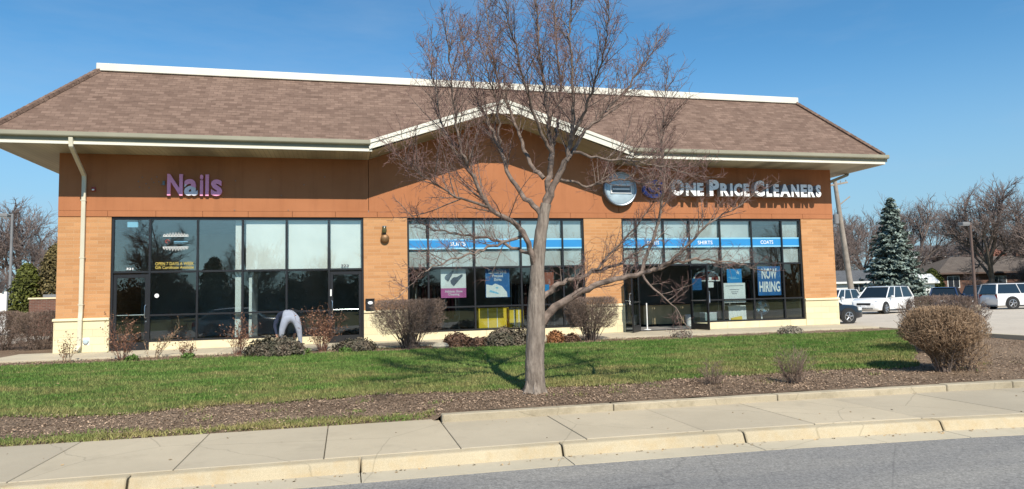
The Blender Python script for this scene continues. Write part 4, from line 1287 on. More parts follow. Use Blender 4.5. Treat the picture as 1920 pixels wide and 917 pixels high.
for s, hx, hy in (('L', 5.835, -.46), ('R', 6.29, -.26)):
    sg = 1 if s == 'L' else -1
    for i, (dx, ln) in enumerate(((-.030, .070), (-.010, .082), (.010, .078), (.028, .062))):
        nd[f'f{s}{i}a'] = ((hx + dx, hy + .012, .25 - ln * .5), .0095); nd[f'f{s}{i}b'] = ((hx + dx * 1.1, hy + .035, .25 - ln), .008)
        ed += [('ha' + s, f'f{s}{i}a'), (f'f{s}{i}a', f'f{s}{i}b')]
    nd[f't{s}a'] = ((hx + sg * .045, hy + .02, .265), .011); nd[f't{s}b'] = ((hx + sg * .055, hy + .04, .235), .009)
    ed += [('ha' + s, f't{s}a'), (f't{s}a', f't{s}b')]
def who(c):
    if c.z < 0.10 and (c.y < -.7): return 3                        # shoes
    if c.y < -0.78 or (c.y < -.70 and c.z < .80): return 0         # trousers
    if c.z < 0.34 and c.y > -.6: return 2                          # hands
    if c.y > -.27 and abs(c.x - 6.0) < .16: return 4 if (c.z < .80 and c.y > -.17) or c.y > -.12 else 2
    return 1
pm_ = [pm("light_grey_trousers", (0.30, 0.33, 0.40), 0.9, 0.12, 9, bump=0.2, bscale=30), pm("navy_top", (0.018, 0.028, 0.062), 0.9, 0.25, 8), pm("skin", (0.35, 0.20, 0.14), 0.6, 0.08), pm("dark_shoe", (0.03, 0.03, 0.035), 0.6, 0.1), pm("dark_hair", (0.02, 0.015, 0.012), 0.6, 0.2)]
o = skin_body("person", nd, ed, 'pelvis', pm_, who)
tag(o, "person in light grey trousers and navy top bending over outside the left shop window", "person")
t = thing("planter_box", "cream box on the ground left of the bending person", "box", (5.6, -0.75, 0))
MB().box(5.28, 5.98, -0.95, -0.55, 0.004, 0.20).build("tub", M['capstone'], t, bev=0.012)
MB().box(5.25, 6.01, -0.98, -0.52, 0.201, 0.25).build("rim", M['capstone'], t, bev=0.01)
# ------------------------------------------------------------------ vegetation
def bark_mat():
    k = NT("grey_brown_bark")
    v = k.coord('Object', (1, 1, 0.22))
    f = k.noise(v, 16, 5, 0.7)
    g = k.noise(k.coord('Object'), 2.2, 4)
    cc = k.mix(k.ramp(f, 0.35, 0.65), (0.105, 0.082, 0.066, 1), (0.34, 0.285, 0.235, 1))
    cc = k.mix(k.ramp(g, 0.35, 0.65, (0, 0, 0, 1), (0.5, 0.5, 0.5, 1)), cc, (0.24, 0.20, 0.17, 1))
    k.l(cc, k.p.inputs["Base Color"])
    k.p.inputs["Roughness"].default_value = 0.95
    k.p.inputs["Specular IOR Level"].default_value = 0.1
    k.bump(f, 1.0, 0.02)
    return k.m
M['bark'] = bark_mat()
M['limb'] = pm("grey_limb_bark", (0.190, 0.146, 0.120), 0.9, 0.5, 9, spec=0.1, bump=0.8, bscale=30)
M['twig'] = leafy("red_brown_twigs", (0.230, 0.140, 0.122), island=0.6, var=0.25, scale=1.5, rough=0.9)
M['far_twig'] = leafy("far_bare_twigs", (0.240, 0.185, 0.165), island=0.5, var=0.2, scale=0.4, rough=0.95)
M['far_bark'] = pm("far_grey_bark", (0.135, 0.110, 0.095), 0.95, 0.25, 2, spec=0.1)

def rand_dir(g):
    a = g.normal(size=3); return a / np.linalg.norm(a)
def side_dir(g, t, lo, hi, up=0.0):
    """direction leaving t at lo..hi degrees, at a random roll, bent upward a little"""
    t = t / np.linalg.norm(t)
    r = rand_dir(g); r = r - t * r.dot(t); r /= np.linalg.norm(r) + 1e-9
    a = math.radians(g.uniform(lo, hi))
    d = t * math.cos(a) + r * math.sin(a)
    d[2] += up
    return d / np.linalg.norm(d)
def grow(g, p, d, length, r0, r1, segs, n, wander=0.10, up=0.05):
    """one curved branch; returns its points and tangents"""
    pts = [np.array(p)]; st = length / n
    for i in range(n):
        d = d + g.normal(size=3) * wander; d[2] += up; d /= np.linalg.norm(d)
        q = pts[-1] + d * st
        ra = r0 + (r1 - r0) * i / n; rb = r0 + (r1 - r0) * (i + 1) / n
        segs.append((pts[-1], q, ra, rb)); pts.append(q)
    return pts, d

limbs = [
    [(10.75,-10.44,-0.29,0.183),(10.76,-10.44,-0.15,0.1658),(10.76,-10.44,0.12,0.1573),(10.78,-10.44,0.55,0.1535),(10.8,-10.44,0.9,0.1539),(10.82,-10.44,1.25,0.1411),(10.85,-10.44,1.78,0.1151),(10.92,-10.44,2.31,0.1023),(10.99,-10.44,2.67,0.0938),(11.03,-10.44,2.83,0.0895)],
    [(11.03,-10.44,2.81,0.0716),(11.13,-10.39,3.32,0.0632),(11.2,-10.35,3.74,0.0546),(11.16,-10.31,4.16,0.0457),(11.12,-10.26,4.73,0.0368),(11.06,-10.18,5.51,0.0279),(11.05,-10.09,6.51,0.0226),(11.03,-10.04,7.12,0.0142)],
    [(11.01,-10.44,2.76,0.076),(11.21,-10.53,3.25,0.067),(11.36,-10.6,3.55,0.0625),(11.45,-10.66,3.91,0.0491),(11.48,-10.76,4.43,0.0373),(11.39,-10.89,5.1,0.0291),(11.35,-11.01,5.78,0.0219),(11.39,-11.14,6.45,0.0131)],
    [(11.34,-10.64,3.53,0.0445),(11.67,-10.49,4.0,0.0382),(12.26,-10.29,4.54,0.0319),(12.75,-10.12,5.04,0.025),(13.22,-9.94,5.62,0.0198),(13.48,-9.84,6.0,0.014)],
    [(11.2,-10.34,3.67,0.041),(10.9,-10.57,4.09,0.0356),(10.66,-10.82,4.55,0.0287),(10.47,-11.07,4.99,0.0221),(10.24,-11.36,5.48,0.0166),(10.1,-11.64,5.94,0.0113)],
    [(10.94,-10.44,2.65,0.058),(10.66,-10.23,3.04,0.0498),(10.49,-10.08,3.36,0.0458),(10.39,-9.86,3.91,0.0392),(10.22,-9.66,4.39,0.0341),(10.04,-9.43,4.98,0.027),(9.92,-9.17,5.7,0.0197),(9.87,-8.94,6.39,0.0131)],
    [(10.83,-10.44,1.78,0.0664),(10.68,-10.55,2.15,0.057),(10.52,-10.63,2.41,0.0521),(10.23,-10.72,2.57,0.0515),(9.94,-10.81,2.73,0.0466),(9.78,-10.9,2.98,0.0419),(9.69,-10.97,3.19,0.0375),(9.53,-11.06,3.44,0.0347),(9.44,-11.16,3.77,0.0311),(9.39,-11.25,4.04,0.026),(9.33,-11.4,4.49,0.0209),(9.27,-11.52,4.86,0.0159),(9.21,-11.64,5.21,0.0094)],
    [(11.03,-10.34,3.28,0.0452),(10.9,-10.21,3.47,0.0411),(10.78,-10.04,3.8,0.0389),(10.71,-9.83,4.23,0.0339),(10.6,-9.6,4.73,0.0288),(10.47,-9.31,5.38,0.0236),(10.43,-8.97,6.21,0.0182),(10.44,-8.64,7.08,0.0125)],
    [(10.85,-10.44,0.8,0.0968),(11.02,-10.5,1.0,0.0879),(11.19,-10.56,1.17,0.0791),(11.42,-10.62,1.32,0.0704),(11.76,-10.71,1.45,0.0616),(12.1,-10.79,1.56,0.0546),(12.31,-10.84,1.61,0.0528),(12.51,-10.89,1.64,0.0484),(12.7,-10.94,1.67,0.044),(12.94,-11.0,1.76,0.037),(13.36,-11.1,1.85,0.0282),(13.72,-11.18,1.82,0.0212),(14.11,-11.28,1.74,0.0159),(14.36,-11.34,1.65,0.0106)],
    [(12.51,-10.89,1.64,0.0396),(12.64,-10.86,1.94,0.0355),(12.83,-10.81,2.32,0.0323),(12.98,-10.76,2.78,0.029),(13.08,-10.71,3.31,0.0238),(13.08,-10.65,3.96,0.0185),(13.28,-10.54,5.04,0.0094)],
    [(12.7,-10.94,1.67,0.0352),(12.97,-11.08,1.83,0.0307),(13.2,-11.23,2.05,0.0261),(13.46,-11.44,2.43,0.0207),(13.74,-11.59,2.57,0.0154),(14.15,-11.84,2.86,0.0093)],
    [(10.89,-10.44,1.21,0.0618),(11.18,-10.25,1.45,0.0542),(11.5,-10.1,1.56,0.0461),(11.9,-9.92,1.63,0.0415),(12.28,-9.75,1.74,0.0366),(12.69,-9.58,1.85,0.0315),(13.17,-9.36,2.1,0.0242),(13.68,-9.14,2.37,0.0145)],
    [(10.78,-10.44,1.96,0.0354),(10.26,-9.97,2.27,0.0292),(9.69,-9.53,2.4,0.0225),(9.17,-9.15,2.55,0.0163),(8.84,-8.84,2.9,0.0107)],
    [(10.66,-10.44,2.31,0.0319),(9.8,-10.9,2.02,0.0233),(9.25,-11.22,1.86,0.016),(8.77,-11.54,1.65,0.0107),(8.56,-11.74,1.42,0.0067)],
    [(9.91,-10.94,2.71,0.0284),(9.42,-11.25,2.8,0.0225),(9.02,-11.54,2.96,0.0171),(8.69,-11.81,3.12,0.012),(8.45,-12.04,3.28,0.0073)],
    [(11.44,-10.74,3.66,0.0319),(11.83,-11.05,3.48,0.0243),(12.24,-11.37,3.42,0.0187),(12.63,-11.71,3.24,0.0133),(12.99,-12.04,3.06,0.0081)],
    [(11.21,-10.54,3.25,0.0322),(11.87,-10.14,3.18,0.0262),(12.65,-9.7,3.41,0.0216),(13.49,-9.27,3.39,0.0154),(14.38,-8.84,3.4,0.0108)],
    [(11.14,-10.34,3.6,0.0409),(11.41,-10.01,4.24,0.0339),(11.61,-9.63,5.04,0.0294),(11.69,-9.2,6.0,0.0244),(11.79,-8.76,7.03,0.0191),(11.88,-8.44,7.84,0.0131)],
    [(11.41,-10.79,3.87,0.0353),(11.53,-11.19,4.31,0.0274),(11.6,-11.57,4.72,0.0216),(11.59,-11.94,5.09,0.0161),(11.5,-12.34,5.46,0.0109)],
    [(9.53,-11.04,3.44,0.0265),(9.31,-10.96,3.76,0.0216),(9.18,-10.85,4.22,0.0185),(9.12,-10.74,4.76,0.0144),(9.08,-10.64,5.28,0.0095)],
    [(11.93,-9.84,1.63,0.0323),(12.38,-10.0,2.06,0.0246),(12.74,-10.14,2.43,0.0189),(12.96,-10.24,2.75,0.0123)],
    [(10.41,-9.74,3.94,0.0283),(10.38,-9.84,4.44,0.0225),(10.27,-9.94,4.93,0.0186),(10.07,-10.06,5.45,0.0138),(9.97,-10.14,5.84,0.0092)],
    [(12.51,-10.89,1.64,0.0264),(12.61,-11.03,1.38,0.0209),(12.84,-11.19,1.2,0.0147),(12.94,-11.34,0.95,0.0085)],
]
g = np.random.default_rng(21)
tree = thing("bare_tree", "tall leafless tree standing in the mulch at the front edge of the lawn", "tree", (10.75, -10.44, -0.29))
trunk_pts = limbs[0]
def refine(pts, step=0.10, wob_=0.014):
    P = np.array([q[:3] for q in pts]); Rr = np.array([q[3] for q in pts])
    s = np.concatenate([[0], np.cumsum(np.linalg.norm(np.diff(P, axis=0), axis=1))])
    n = max(3, int(s[-1] / step))
    t = np.linspace(0, s[-1], n)
    out = np.stack([np.interp(t, s, P[:, i]) for i in range(3)], 1)
    for _ in range(2):
        out[1:-1] = 0.25 * out[:-2] + 0.5 * out[1:-1] + 0.25 * out[2:]
    out[1:-1] += g.normal(size=(n - 2, 3)) * wob_
    return out, np.interp(t, s, Rr)
k = MB()
P, Rr = refine(trunk_pts, 0.09, 0.004)
k.tube(P, Rr, 18)
# root flare
for a in range(0, 360, 60):
    c_, s_ = math.cos(rad(a + 20)), math.sin(rad(a + 20))
    k.tube([(10.75 + 0.23 * c_, -10.44 + 0.23 * s_, -0.33), (10.755 + 0.14 * c_, -10.44 + 0.14 * s_, -0.20), (10.76 + 0.10 * c_, -10.44 + 0.10 * s_, 0.0)], [0.03, 0.055, 0.04], 8)
k.build("trunk", M['bark'], tree, smooth=True)
l1, l2 = [], []
def clothe(P, Rr, t0, dens, len0, len1):
    """side branches and twigs along one limb"""
    T = np.gradient(P, axis=0)
    s = np.concatenate([[0], np.cumsum(np.linalg.norm(np.diff(P, axis=0), axis=1))])
    tot = s[-1]; x = tot * t0
    while x < tot:
        x += dens * g.uniform(0.5, 1.5)
        if x >= tot: break
        f = x / tot
        p = np.array([np.interp(x, s, P[:, i]) for i in range(3)])
        tt = np.array([np.interp(x, s, T[:, i]) for i in range(3)]); tt /= np.linalg.norm(tt)
        rr = np.interp(x, s, Rr)
        ln = (len0 + (len1 - len0) * f) * g.uniform(0.55, 1.35)
        ra = min(rr * 0.5, 0.0040 + ln * 0.0068)
        pts, d = grow(g, p, side_dir(g, tt, 30, 62, 0.30), ln, ra, 0.0028, l1, max(4, int(ln / 0.11)), 0.065, 0.060)
        twig(pts, ln)
    pts, d = grow(g, P[-1], T[-1] / np.linalg.norm(T[-1]), 0.35, Rr[-1] * .9, 0.0035, l1, 4, 0.08, 0.04)
    twig(pts, 0.35)
def twig(pts, ln):
    for i in range(1, len(pts)):
        tt = pts[i] - pts[i - 1]
        for _ in range(2 if g.uniform() < 0.35 else 1):
            l = max(0.10, ln * 0.36 * g.uniform(0.4, 1.3)) * (1.1 - 0.5 * i / len(pts))
            q, d = grow(g, pts[i] if g.uniform() < .5 else (pts[i] + pts[i - 1]) / 2, side_dir(g, tt, 32, 70, 0.12), l, 0.0033, 0.0022, l2, 3, 0.08, 0.05)
            for j in (1, 2, 3):
                if g.uniform() < 0.85:
                    grow(g, q[j], side_dir(g, q[j] - q[j - 1], 28, 70, 0.08), g.uniform(0.07, 0.18), 0.0027, 0.0021, l2, 2, 0.15, 0.04)
for i, pts in enumerate(limbs[1:]):
    P, Rr = refine(pts)
    MB().tube(P, Rr * np.linspace(0.85, 0.55 if P[-1][2] > 3 else 0.68, len(Rr)), 9).build("limb", M['limb'], tree, smooth=True)
    short = len(pts) <= 5
    low = P[-1][2] < 3.0
    clothe(P, Rr, 0.22 if not low else 0.15, 0.062 if not low else 0.098, 0.95 if not low else 0.60, 0.45 if not low else 0.28)
V, F = twig_mesh(l1, 4)
fast_mesh("branches", V, F, M['limb'], tree, smooth=True)
V, F = twig_mesh(l2, 3)
fast_mesh("twigs", V, F, M['twig'], tree)
print("tree twigs", len(l1), len(l2))

# ---- clipped leafless bushes: stems rising from a narrow base, dense fine twigs in a clipped head
def bush(name, label, loc, w, h, base_w, vase, n_stem, n_twig, mat, seed, group, depth=None, flat=2.6, rt=0.0035, head=0.35, low=0.12, pw=0.8, tl=1.0):
    g = np.random.default_rng(seed)
    depth = depth or w * 0.85
    t = thing(name, label, "shrub", loc, group)
    O = np.array(loc)
    def env(z):          # half width of the envelope at height z (0..1)
        e = vase + (1 - vase) * min(1, z / 0.55) ** pw
        top = max(0.0, 1 - max(0, (z - 0.55) / 0.45) ** flat) ** (1 / flat)
        return e * (0.25 + 0.75 * top if z > .55 else 1)
    stems, tw = [], []
    for i in range(n_stem):
        a = g.uniform(0, 2 * math.pi); rr = math.sqrt(g.uniform(0, 1))
        z = g.uniform(0.6, 0.95)
        e = env(z) * rr
        b = O + np.array([math.cos(a) * base_w * g.uniform(0, 1), math.sin(a) * base_w * g.uniform(0, 1), -0.02])
        q = O + np.array([math.cos(a) * e * w / 2, math.sin(a) * e * depth / 2, z * h])
        n = 6; prev = b
        for j in range(1, n + 1):
            f = j / n
            c = b + (q - b) * f
            c[:2] -= (q - b)[:2] * 0.28 * math.sin(math.pi * f) * (0.6 if vase < 0.5 else 0.3)
            c += g.normal(size=3) * 0.018
            stems.append((prev, c, 0.011 * (1 - 0.6 * (f - 1 / n)), 0.011 * (1 - 0.6 * f)))
            if f > head:
                for _ in range(2):
                    grow(g, c, side_dir(g, c - prev, 20, 65, 0.15), g.uniform(0.06, 0.15) * tl, 0.0048, 0.003, tw, 2, 0.2, 0.05)
            prev = c
    for i in range(n_twig):
        z = 1 - (1 - low) * g.uniform(0, 1) ** 1.35
        a = g.uniform(0, 2 * math.pi); rr = g.uniform(0, 1) ** 0.38
        e = env(z) * rr * (1 + 0.05 * math.sin(3 * a + seed) + 0.04 * math.sin(7 * a + z * 9))
        p = O + np.array([math.cos(a) * e * w / 2, math.sin(a) * e * depth / 2, z * h])
        if g.uniform() < 0.55 * max(0, (head - z) / head): continue
        d = p - (O + np.array([0, 0, 0.15 * h])); d /= np.linalg.norm(d) + 1e-9
        d = d + g.normal(size=3) * 0.65; d /= np.linalg.norm(d)
        l = g.uniform(0.05, 0.15)
        p0 = p - d * l * 0.8
        m_ = p0 + d * l * 0.5 + g.normal(size=3) * 0.012
        tw.append((p0, m_, rt, rt * 0.9)); tw.append((m_, p0 + d * l + g.normal(size=3) * 0.015, rt * 0.9, rt * 0.7))
    V, F = twig_mesh(stems, 5); fast_mesh("stems", V, F, M['limb'], t, smooth=True)
    V, F = twig_mesh(tw, 3); fast_mesh("twigs", V, F, mat, t)
    return t
M['bush_purple'] = leafy("purple_brown_twigs", (0.230, 0.165, 0.130), island=0.8, var=0.25, scale=2, rough=0.9)
M['bush_tan'] = leafy("tan_brown_twigs", (0.360, 0.245, 0.155), island=0.8, var=0.25, scale=2.5, rough=0.9)
M['bush_red'] = leafy("reddish_canes", (0.220, 0.110, 0.075), island=0.7, var=0.25, scale=3, rough=0.9)
CB = "clipped leafless bushes"
bush("bush", "clipped leafless bush against the middle brick pier", (9.42, -2.65, -0.05), 2.0, 1.30, 0.26, 0.42, 100, 7000, M['bush_purple'], 31, CB, flat=9, head=0.5, low=0.30)
bush("bush", "clipped leafless bush left of the open shop doors", (14.60, -2.55, -0.05), 1.62, 1.24, 0.24, 0.42, 84, 5800, M['bush_purple'], 33, CB, flat=9, head=0.5, low=0.30)
bush("bush", "big rounded tan leafless bush in the mulch near the pavement", (18.52, -10.75, -0.29), 1.62, 1.20, 0.12, 0.16, 110, 10500, M['bush_tan'], 35, CB, flat=2.2, head=0.42, low=0.10, rt=0.0042, pw=2.6)
bush("bush", "darker clipped bush just behind the big tan bush", (21.0, -8.35, -0.20), 2.0, 1.27, 0.22, 0.5, 80, 5200, M['bush_purple'], 37, CB, flat=3.0, head=0.4)
bush("bush", "loose lower shrub spreading right of the big tan bush", (19.0, -10.70, -0.29), 1.15, 0.62, 0.25, 0.7, 24, 900, M['bush_tan'], 38, CB, flat=1.8, head=0.2, low=0.03)
for i, (x, y, w, h, lab) in enumerate(((-1.55, 3.3, 1.7, 1.18, "clipped hedge bush touching the left corner of the building"), (-2.9, 3.7, 1.7, 1.22, "clipped hedge bush one along from the left corner"), (-4.3 + .2, 4.1, 1.6, 1.20, "clipped hedge bush furthest from the left corner"))):
    bush("bush", lab, (x, y, -0.06), w, h, 0.35, 0.75, 45, 4200, M['bush_purple'], 40 + i, CB, flat=3.5, head=0.2, rt=0.0045, low=0.02)

# ---- thin rose and twig shrubs
def canes(name, label, loc, n, h, spread, mat, seed, group, leaf=0, leaf_mat=None, sub=6, r=0.006):
    g = np.random.default_rng(seed)
    t = thing(name, label, "shrub", loc, group)
    O = np.array(loc); segs, cen = [], []
    for i in range(n):
        a = g.uniform(0, 2 * math.pi); s = g.uniform(0.1, 1) * spread
        d = np.array([math.cos(a) * s, math.sin(a) * s, 1.0]); d /= np.linalg.norm(d)
        l = h * g.uniform(0.55, 1.1)
        pts, dd = grow(g, O + np.array([math.cos(a) * .07, math.sin(a) * .07, -0.02]), d, l, r, r * 0.45, segs, 6, 0.10, 0.02)
        for j in range(2, len(pts)):
            for _ in range(sub // 3):
                q, e = grow(g, pts[j], side_dir(g, pts[j] - pts[j - 1], 25, 65, 0.1), l * g.uniform(0.12, 0.34), r * .5, r * .3, segs, 2, 0.15, 0.03)
                cen.append(q[-1])
    V, F = twig_mesh(segs, 4); fast_mesh("canes", V, F, mat, t)
    if leaf:
        C = np.array(cen)
        C = np.repeat(C, leaf, 0) + g.normal(size=(len(C) * leaf, 3)) * 0.03
        V, F = quads_cloud(g, C, 0.028)
        fast_mesh("leaves", V, F, leaf_mat or mat, t)
    return t
RS = "bare rose bushes along the walkway"
M['rose_leaf'] = leafy("withered_rose_leaves", (0.24, 0.125, 0.075), island=0.8, var=0.3, scale=4)
M['cane_tan'] = leafy("pale_canes", (0.36, 0.25, 0.15), island=0.6, var=0.2, scale=3, rough=0.9)
canes("rose_bush", "small bare rose bush at the foot of the left downspout", (1.25, -2.75, -0.05), 11, 0.70, 0.55, M['cane_tan'], 51, RS, 1, M['rose_leaf'])
canes("rose_bush", "tall tangled rose bush before the left door", (2.48, -2.80, -0.05), 20, 0.95, 0.55, M['bush_red'], 52, RS, 2, M['rose_leaf'])
canes("rose_bush", "thin pale rose canes right of the left door", (3.10, -2.55, -0.05), 9, 0.85, 0.75, M['cane_tan'], 53, RS, 1, M['rose_leaf'])
canes("rose_bush", "low small rose bush midway along the left shop", (3.85, -2.45, -0.05), 14, 0.42, 0.5, M['bush_red'], 54, RS, 1, M['rose_leaf'])
canes("rose_bush", "leafy red rose bush left of the bending person", (5.05, -2.45, -0.05), 20, 0.85, 0.55, M['bush_red'], 55, RS, 2, M['rose_leaf'])
canes("rose_bush", "dense tall red brown shrub right of the bending person", (7.15, -2.50, -0.05), 34, 1.0, 0.42, M['bush_red'], 56, RS, 3, M['rose_leaf'])
canes("twig_shrub", "small wispy shrub in the mulch, the left one of two", (13.85, -10.65, -0.275), 26, 0.40, 0.7, M['bush_purple'], 57, "wispy shrubs in the mulch", sub=9, r=0.004)
canes("twig_shrub", "bushier wispy shrub in the mulch between the tree and the tan bush", (15.20, -11.0, -0.285), 46, 0.56, 0.7, M['bush_purple'], 58, "wispy shrubs in the mulch", sub=9, r=0.0045)

# ---- low evergreen and withered mounds
M['juniper'] = leafy("grey_green_juniper", (0.098, 0.105, 0.066), island=0.8, var=0.35, scale=4, c2=(0.17, 0.13, 0.095, 1))
M['withered'] = leafy("withered_brown_leaves", (0.150, 0.085, 0.055), island=0.8, var=0.35, scale=4)
M['orange_leaf'] = leafy("orange_dead_leaves", (0.26, 0.115, 0.048), island=0.7, var=0.3, scale=4)
M['green_leaf'] = leafy("fresh_green_leaves", (0.085, 0.150, 0.030), island=0.7, var=0.3, scale=4)
M['grey_tuft'] = leafy("grey_dead_stems", (0.30, 0.26, 0.20), island=0.6, var=0.3, scale=4)
def mound(name, label, loc, w, d, h, n, mat, seed, group, leaf=0.035, cat="shrub"):
    g = np.random.default_rng(seed)
    t = thing(name, label, cat, loc, group)
    O = np.array(loc)
    a = g.uniform(0, 2 * math.pi, n); u = g.uniform(0, 1, n) ** 0.6
    ph = np.arccos(u)                      # 0 at the top
    rr = g.uniform(0.55, 1.0, n) ** 0.5 * (1 + 0.14 * np.sin(3 * a + seed) + 0.10 * np.sin(7 * a + 5 * ph))
    C = O + np.stack([np.cos(a) * np.sin(ph) * rr * w / 2, np.sin(a) * np.sin(ph) * rr * d / 2, np.cos(ph) * rr * h], 1)
    C += g.normal(size=C.shape) * 0.02
    N = np.stack([np.cos(a) * np.sin(ph), np.sin(a) * np.sin(ph), np.cos(ph)], 1)
    V, F = quads_cloud(g, C, leaf, N * 0.8, 2.4)
    fast_mesh("foliage", V, F, mat, t)
    st = []
    for i in range(26):
        b = C[g.integers(0, n)]
        st.append((O + np.array([g.normal() * .05, g.normal() * .05, -0.02]), b, 0.008, 0.004))
    V, F = twig_mesh(st, 4); fast_mesh("stems", V, F, M['limb'], t)
    return t
MG = "low mounded plants along the walkway"
mound("juniper", "grey green juniper mound in front of the bending person", (6.10, -3.15, -0.06), 1.50, 1.0, 0.42, 5200, M['juniper'], 61, MG)
mound("juniper", "flat grey juniper mound before the pier door", (8.02, -2.75, -0.05), 1.10, 0.8, 0.28, 3000, M['juniper'], 62, MG)
mound("withered_plant", "withered dark brown mound right of the clipped pier bush", (10.72, -2.50, -0.05), 0.80, 0.6, 0.32, 2200, M['withered'], 63, MG)
mound("withered_plant", "flat withered brown mound between the brown mound and the juniper", (11.25, -2.85, -0.055), 0.70, 0.5, 0.22, 1500, M['withered'], 64, MG)
mound("juniper", "rounded grey green juniper just left of the tree trunk", (12.02, -3.0, -0.055), 1.40, 1.0, 0.44, 4600, M['juniper'], 65, MG)
mound("withered_plant", "orange brown leafy mound just right of the tree trunk", (13.45, -2.75, -0.055), 0.50, 0.4, 0.32, 1300, M['orange_leaf'], 66, MG)
mound("withered_plant", "low brown mound right of the orange brown one", (13.95, -2.75, -0.055), 0.5, 0.4, 0.22, 900, M['withered'], 67, MG)
mound("grass_tussock", "grey dead tussock before the open shop doors", (17.38, -2.75, -0.05), 0.62, 0.45, 0.16, 900, M['grey_tuft'], 68, MG, 0.03)
mound("grass_tussock", "grey dead tussock before the NOW HIRING window", (20.78, -3.05, -0.05), 0.80, 0.5, 0.20, 1300, M['grey_tuft'], 69, MG, 0.03)
for i, (x, y, lab) in enumerate(((3.98, -2.95, "fresh green clump beside the low small rose bush"), (6.72, -3.05, "fresh green clump right of the juniper before the person"), (7.75, -3.1, "fresh green clump before the flat juniper"), (2.75, -3.0, "fresh green clump under the tangled rose bush"))):
    mound("herb_clump", lab, (x, y, -0.055), 0.32, 0.28, 0.12, 380, M['green_leaf'], 70 + i, "fresh green clumps at the lawn edge", 0.028, "plant")
t = thing("stone", "pale rounded stone beside the clipped pier bush", "stone", (10.25, -2.95, -0.06))
g = np.random.default_rng(5)
k = MB().lathe([(0.0, 0.0), (0.20, 0.0), (0.24, 0.06), (0.18, 0.13), (0.07, 0.16), (0.0, 0.162)], 14, (10.22, -2.95, -0.06))
k.v = [(a + 0.02 * math.sin(9 * b), b + 0.02 * math.sin(8 * a), c) for a, b, c in k.v]
k.build("boulder", M['walkway'], t, smooth=True)
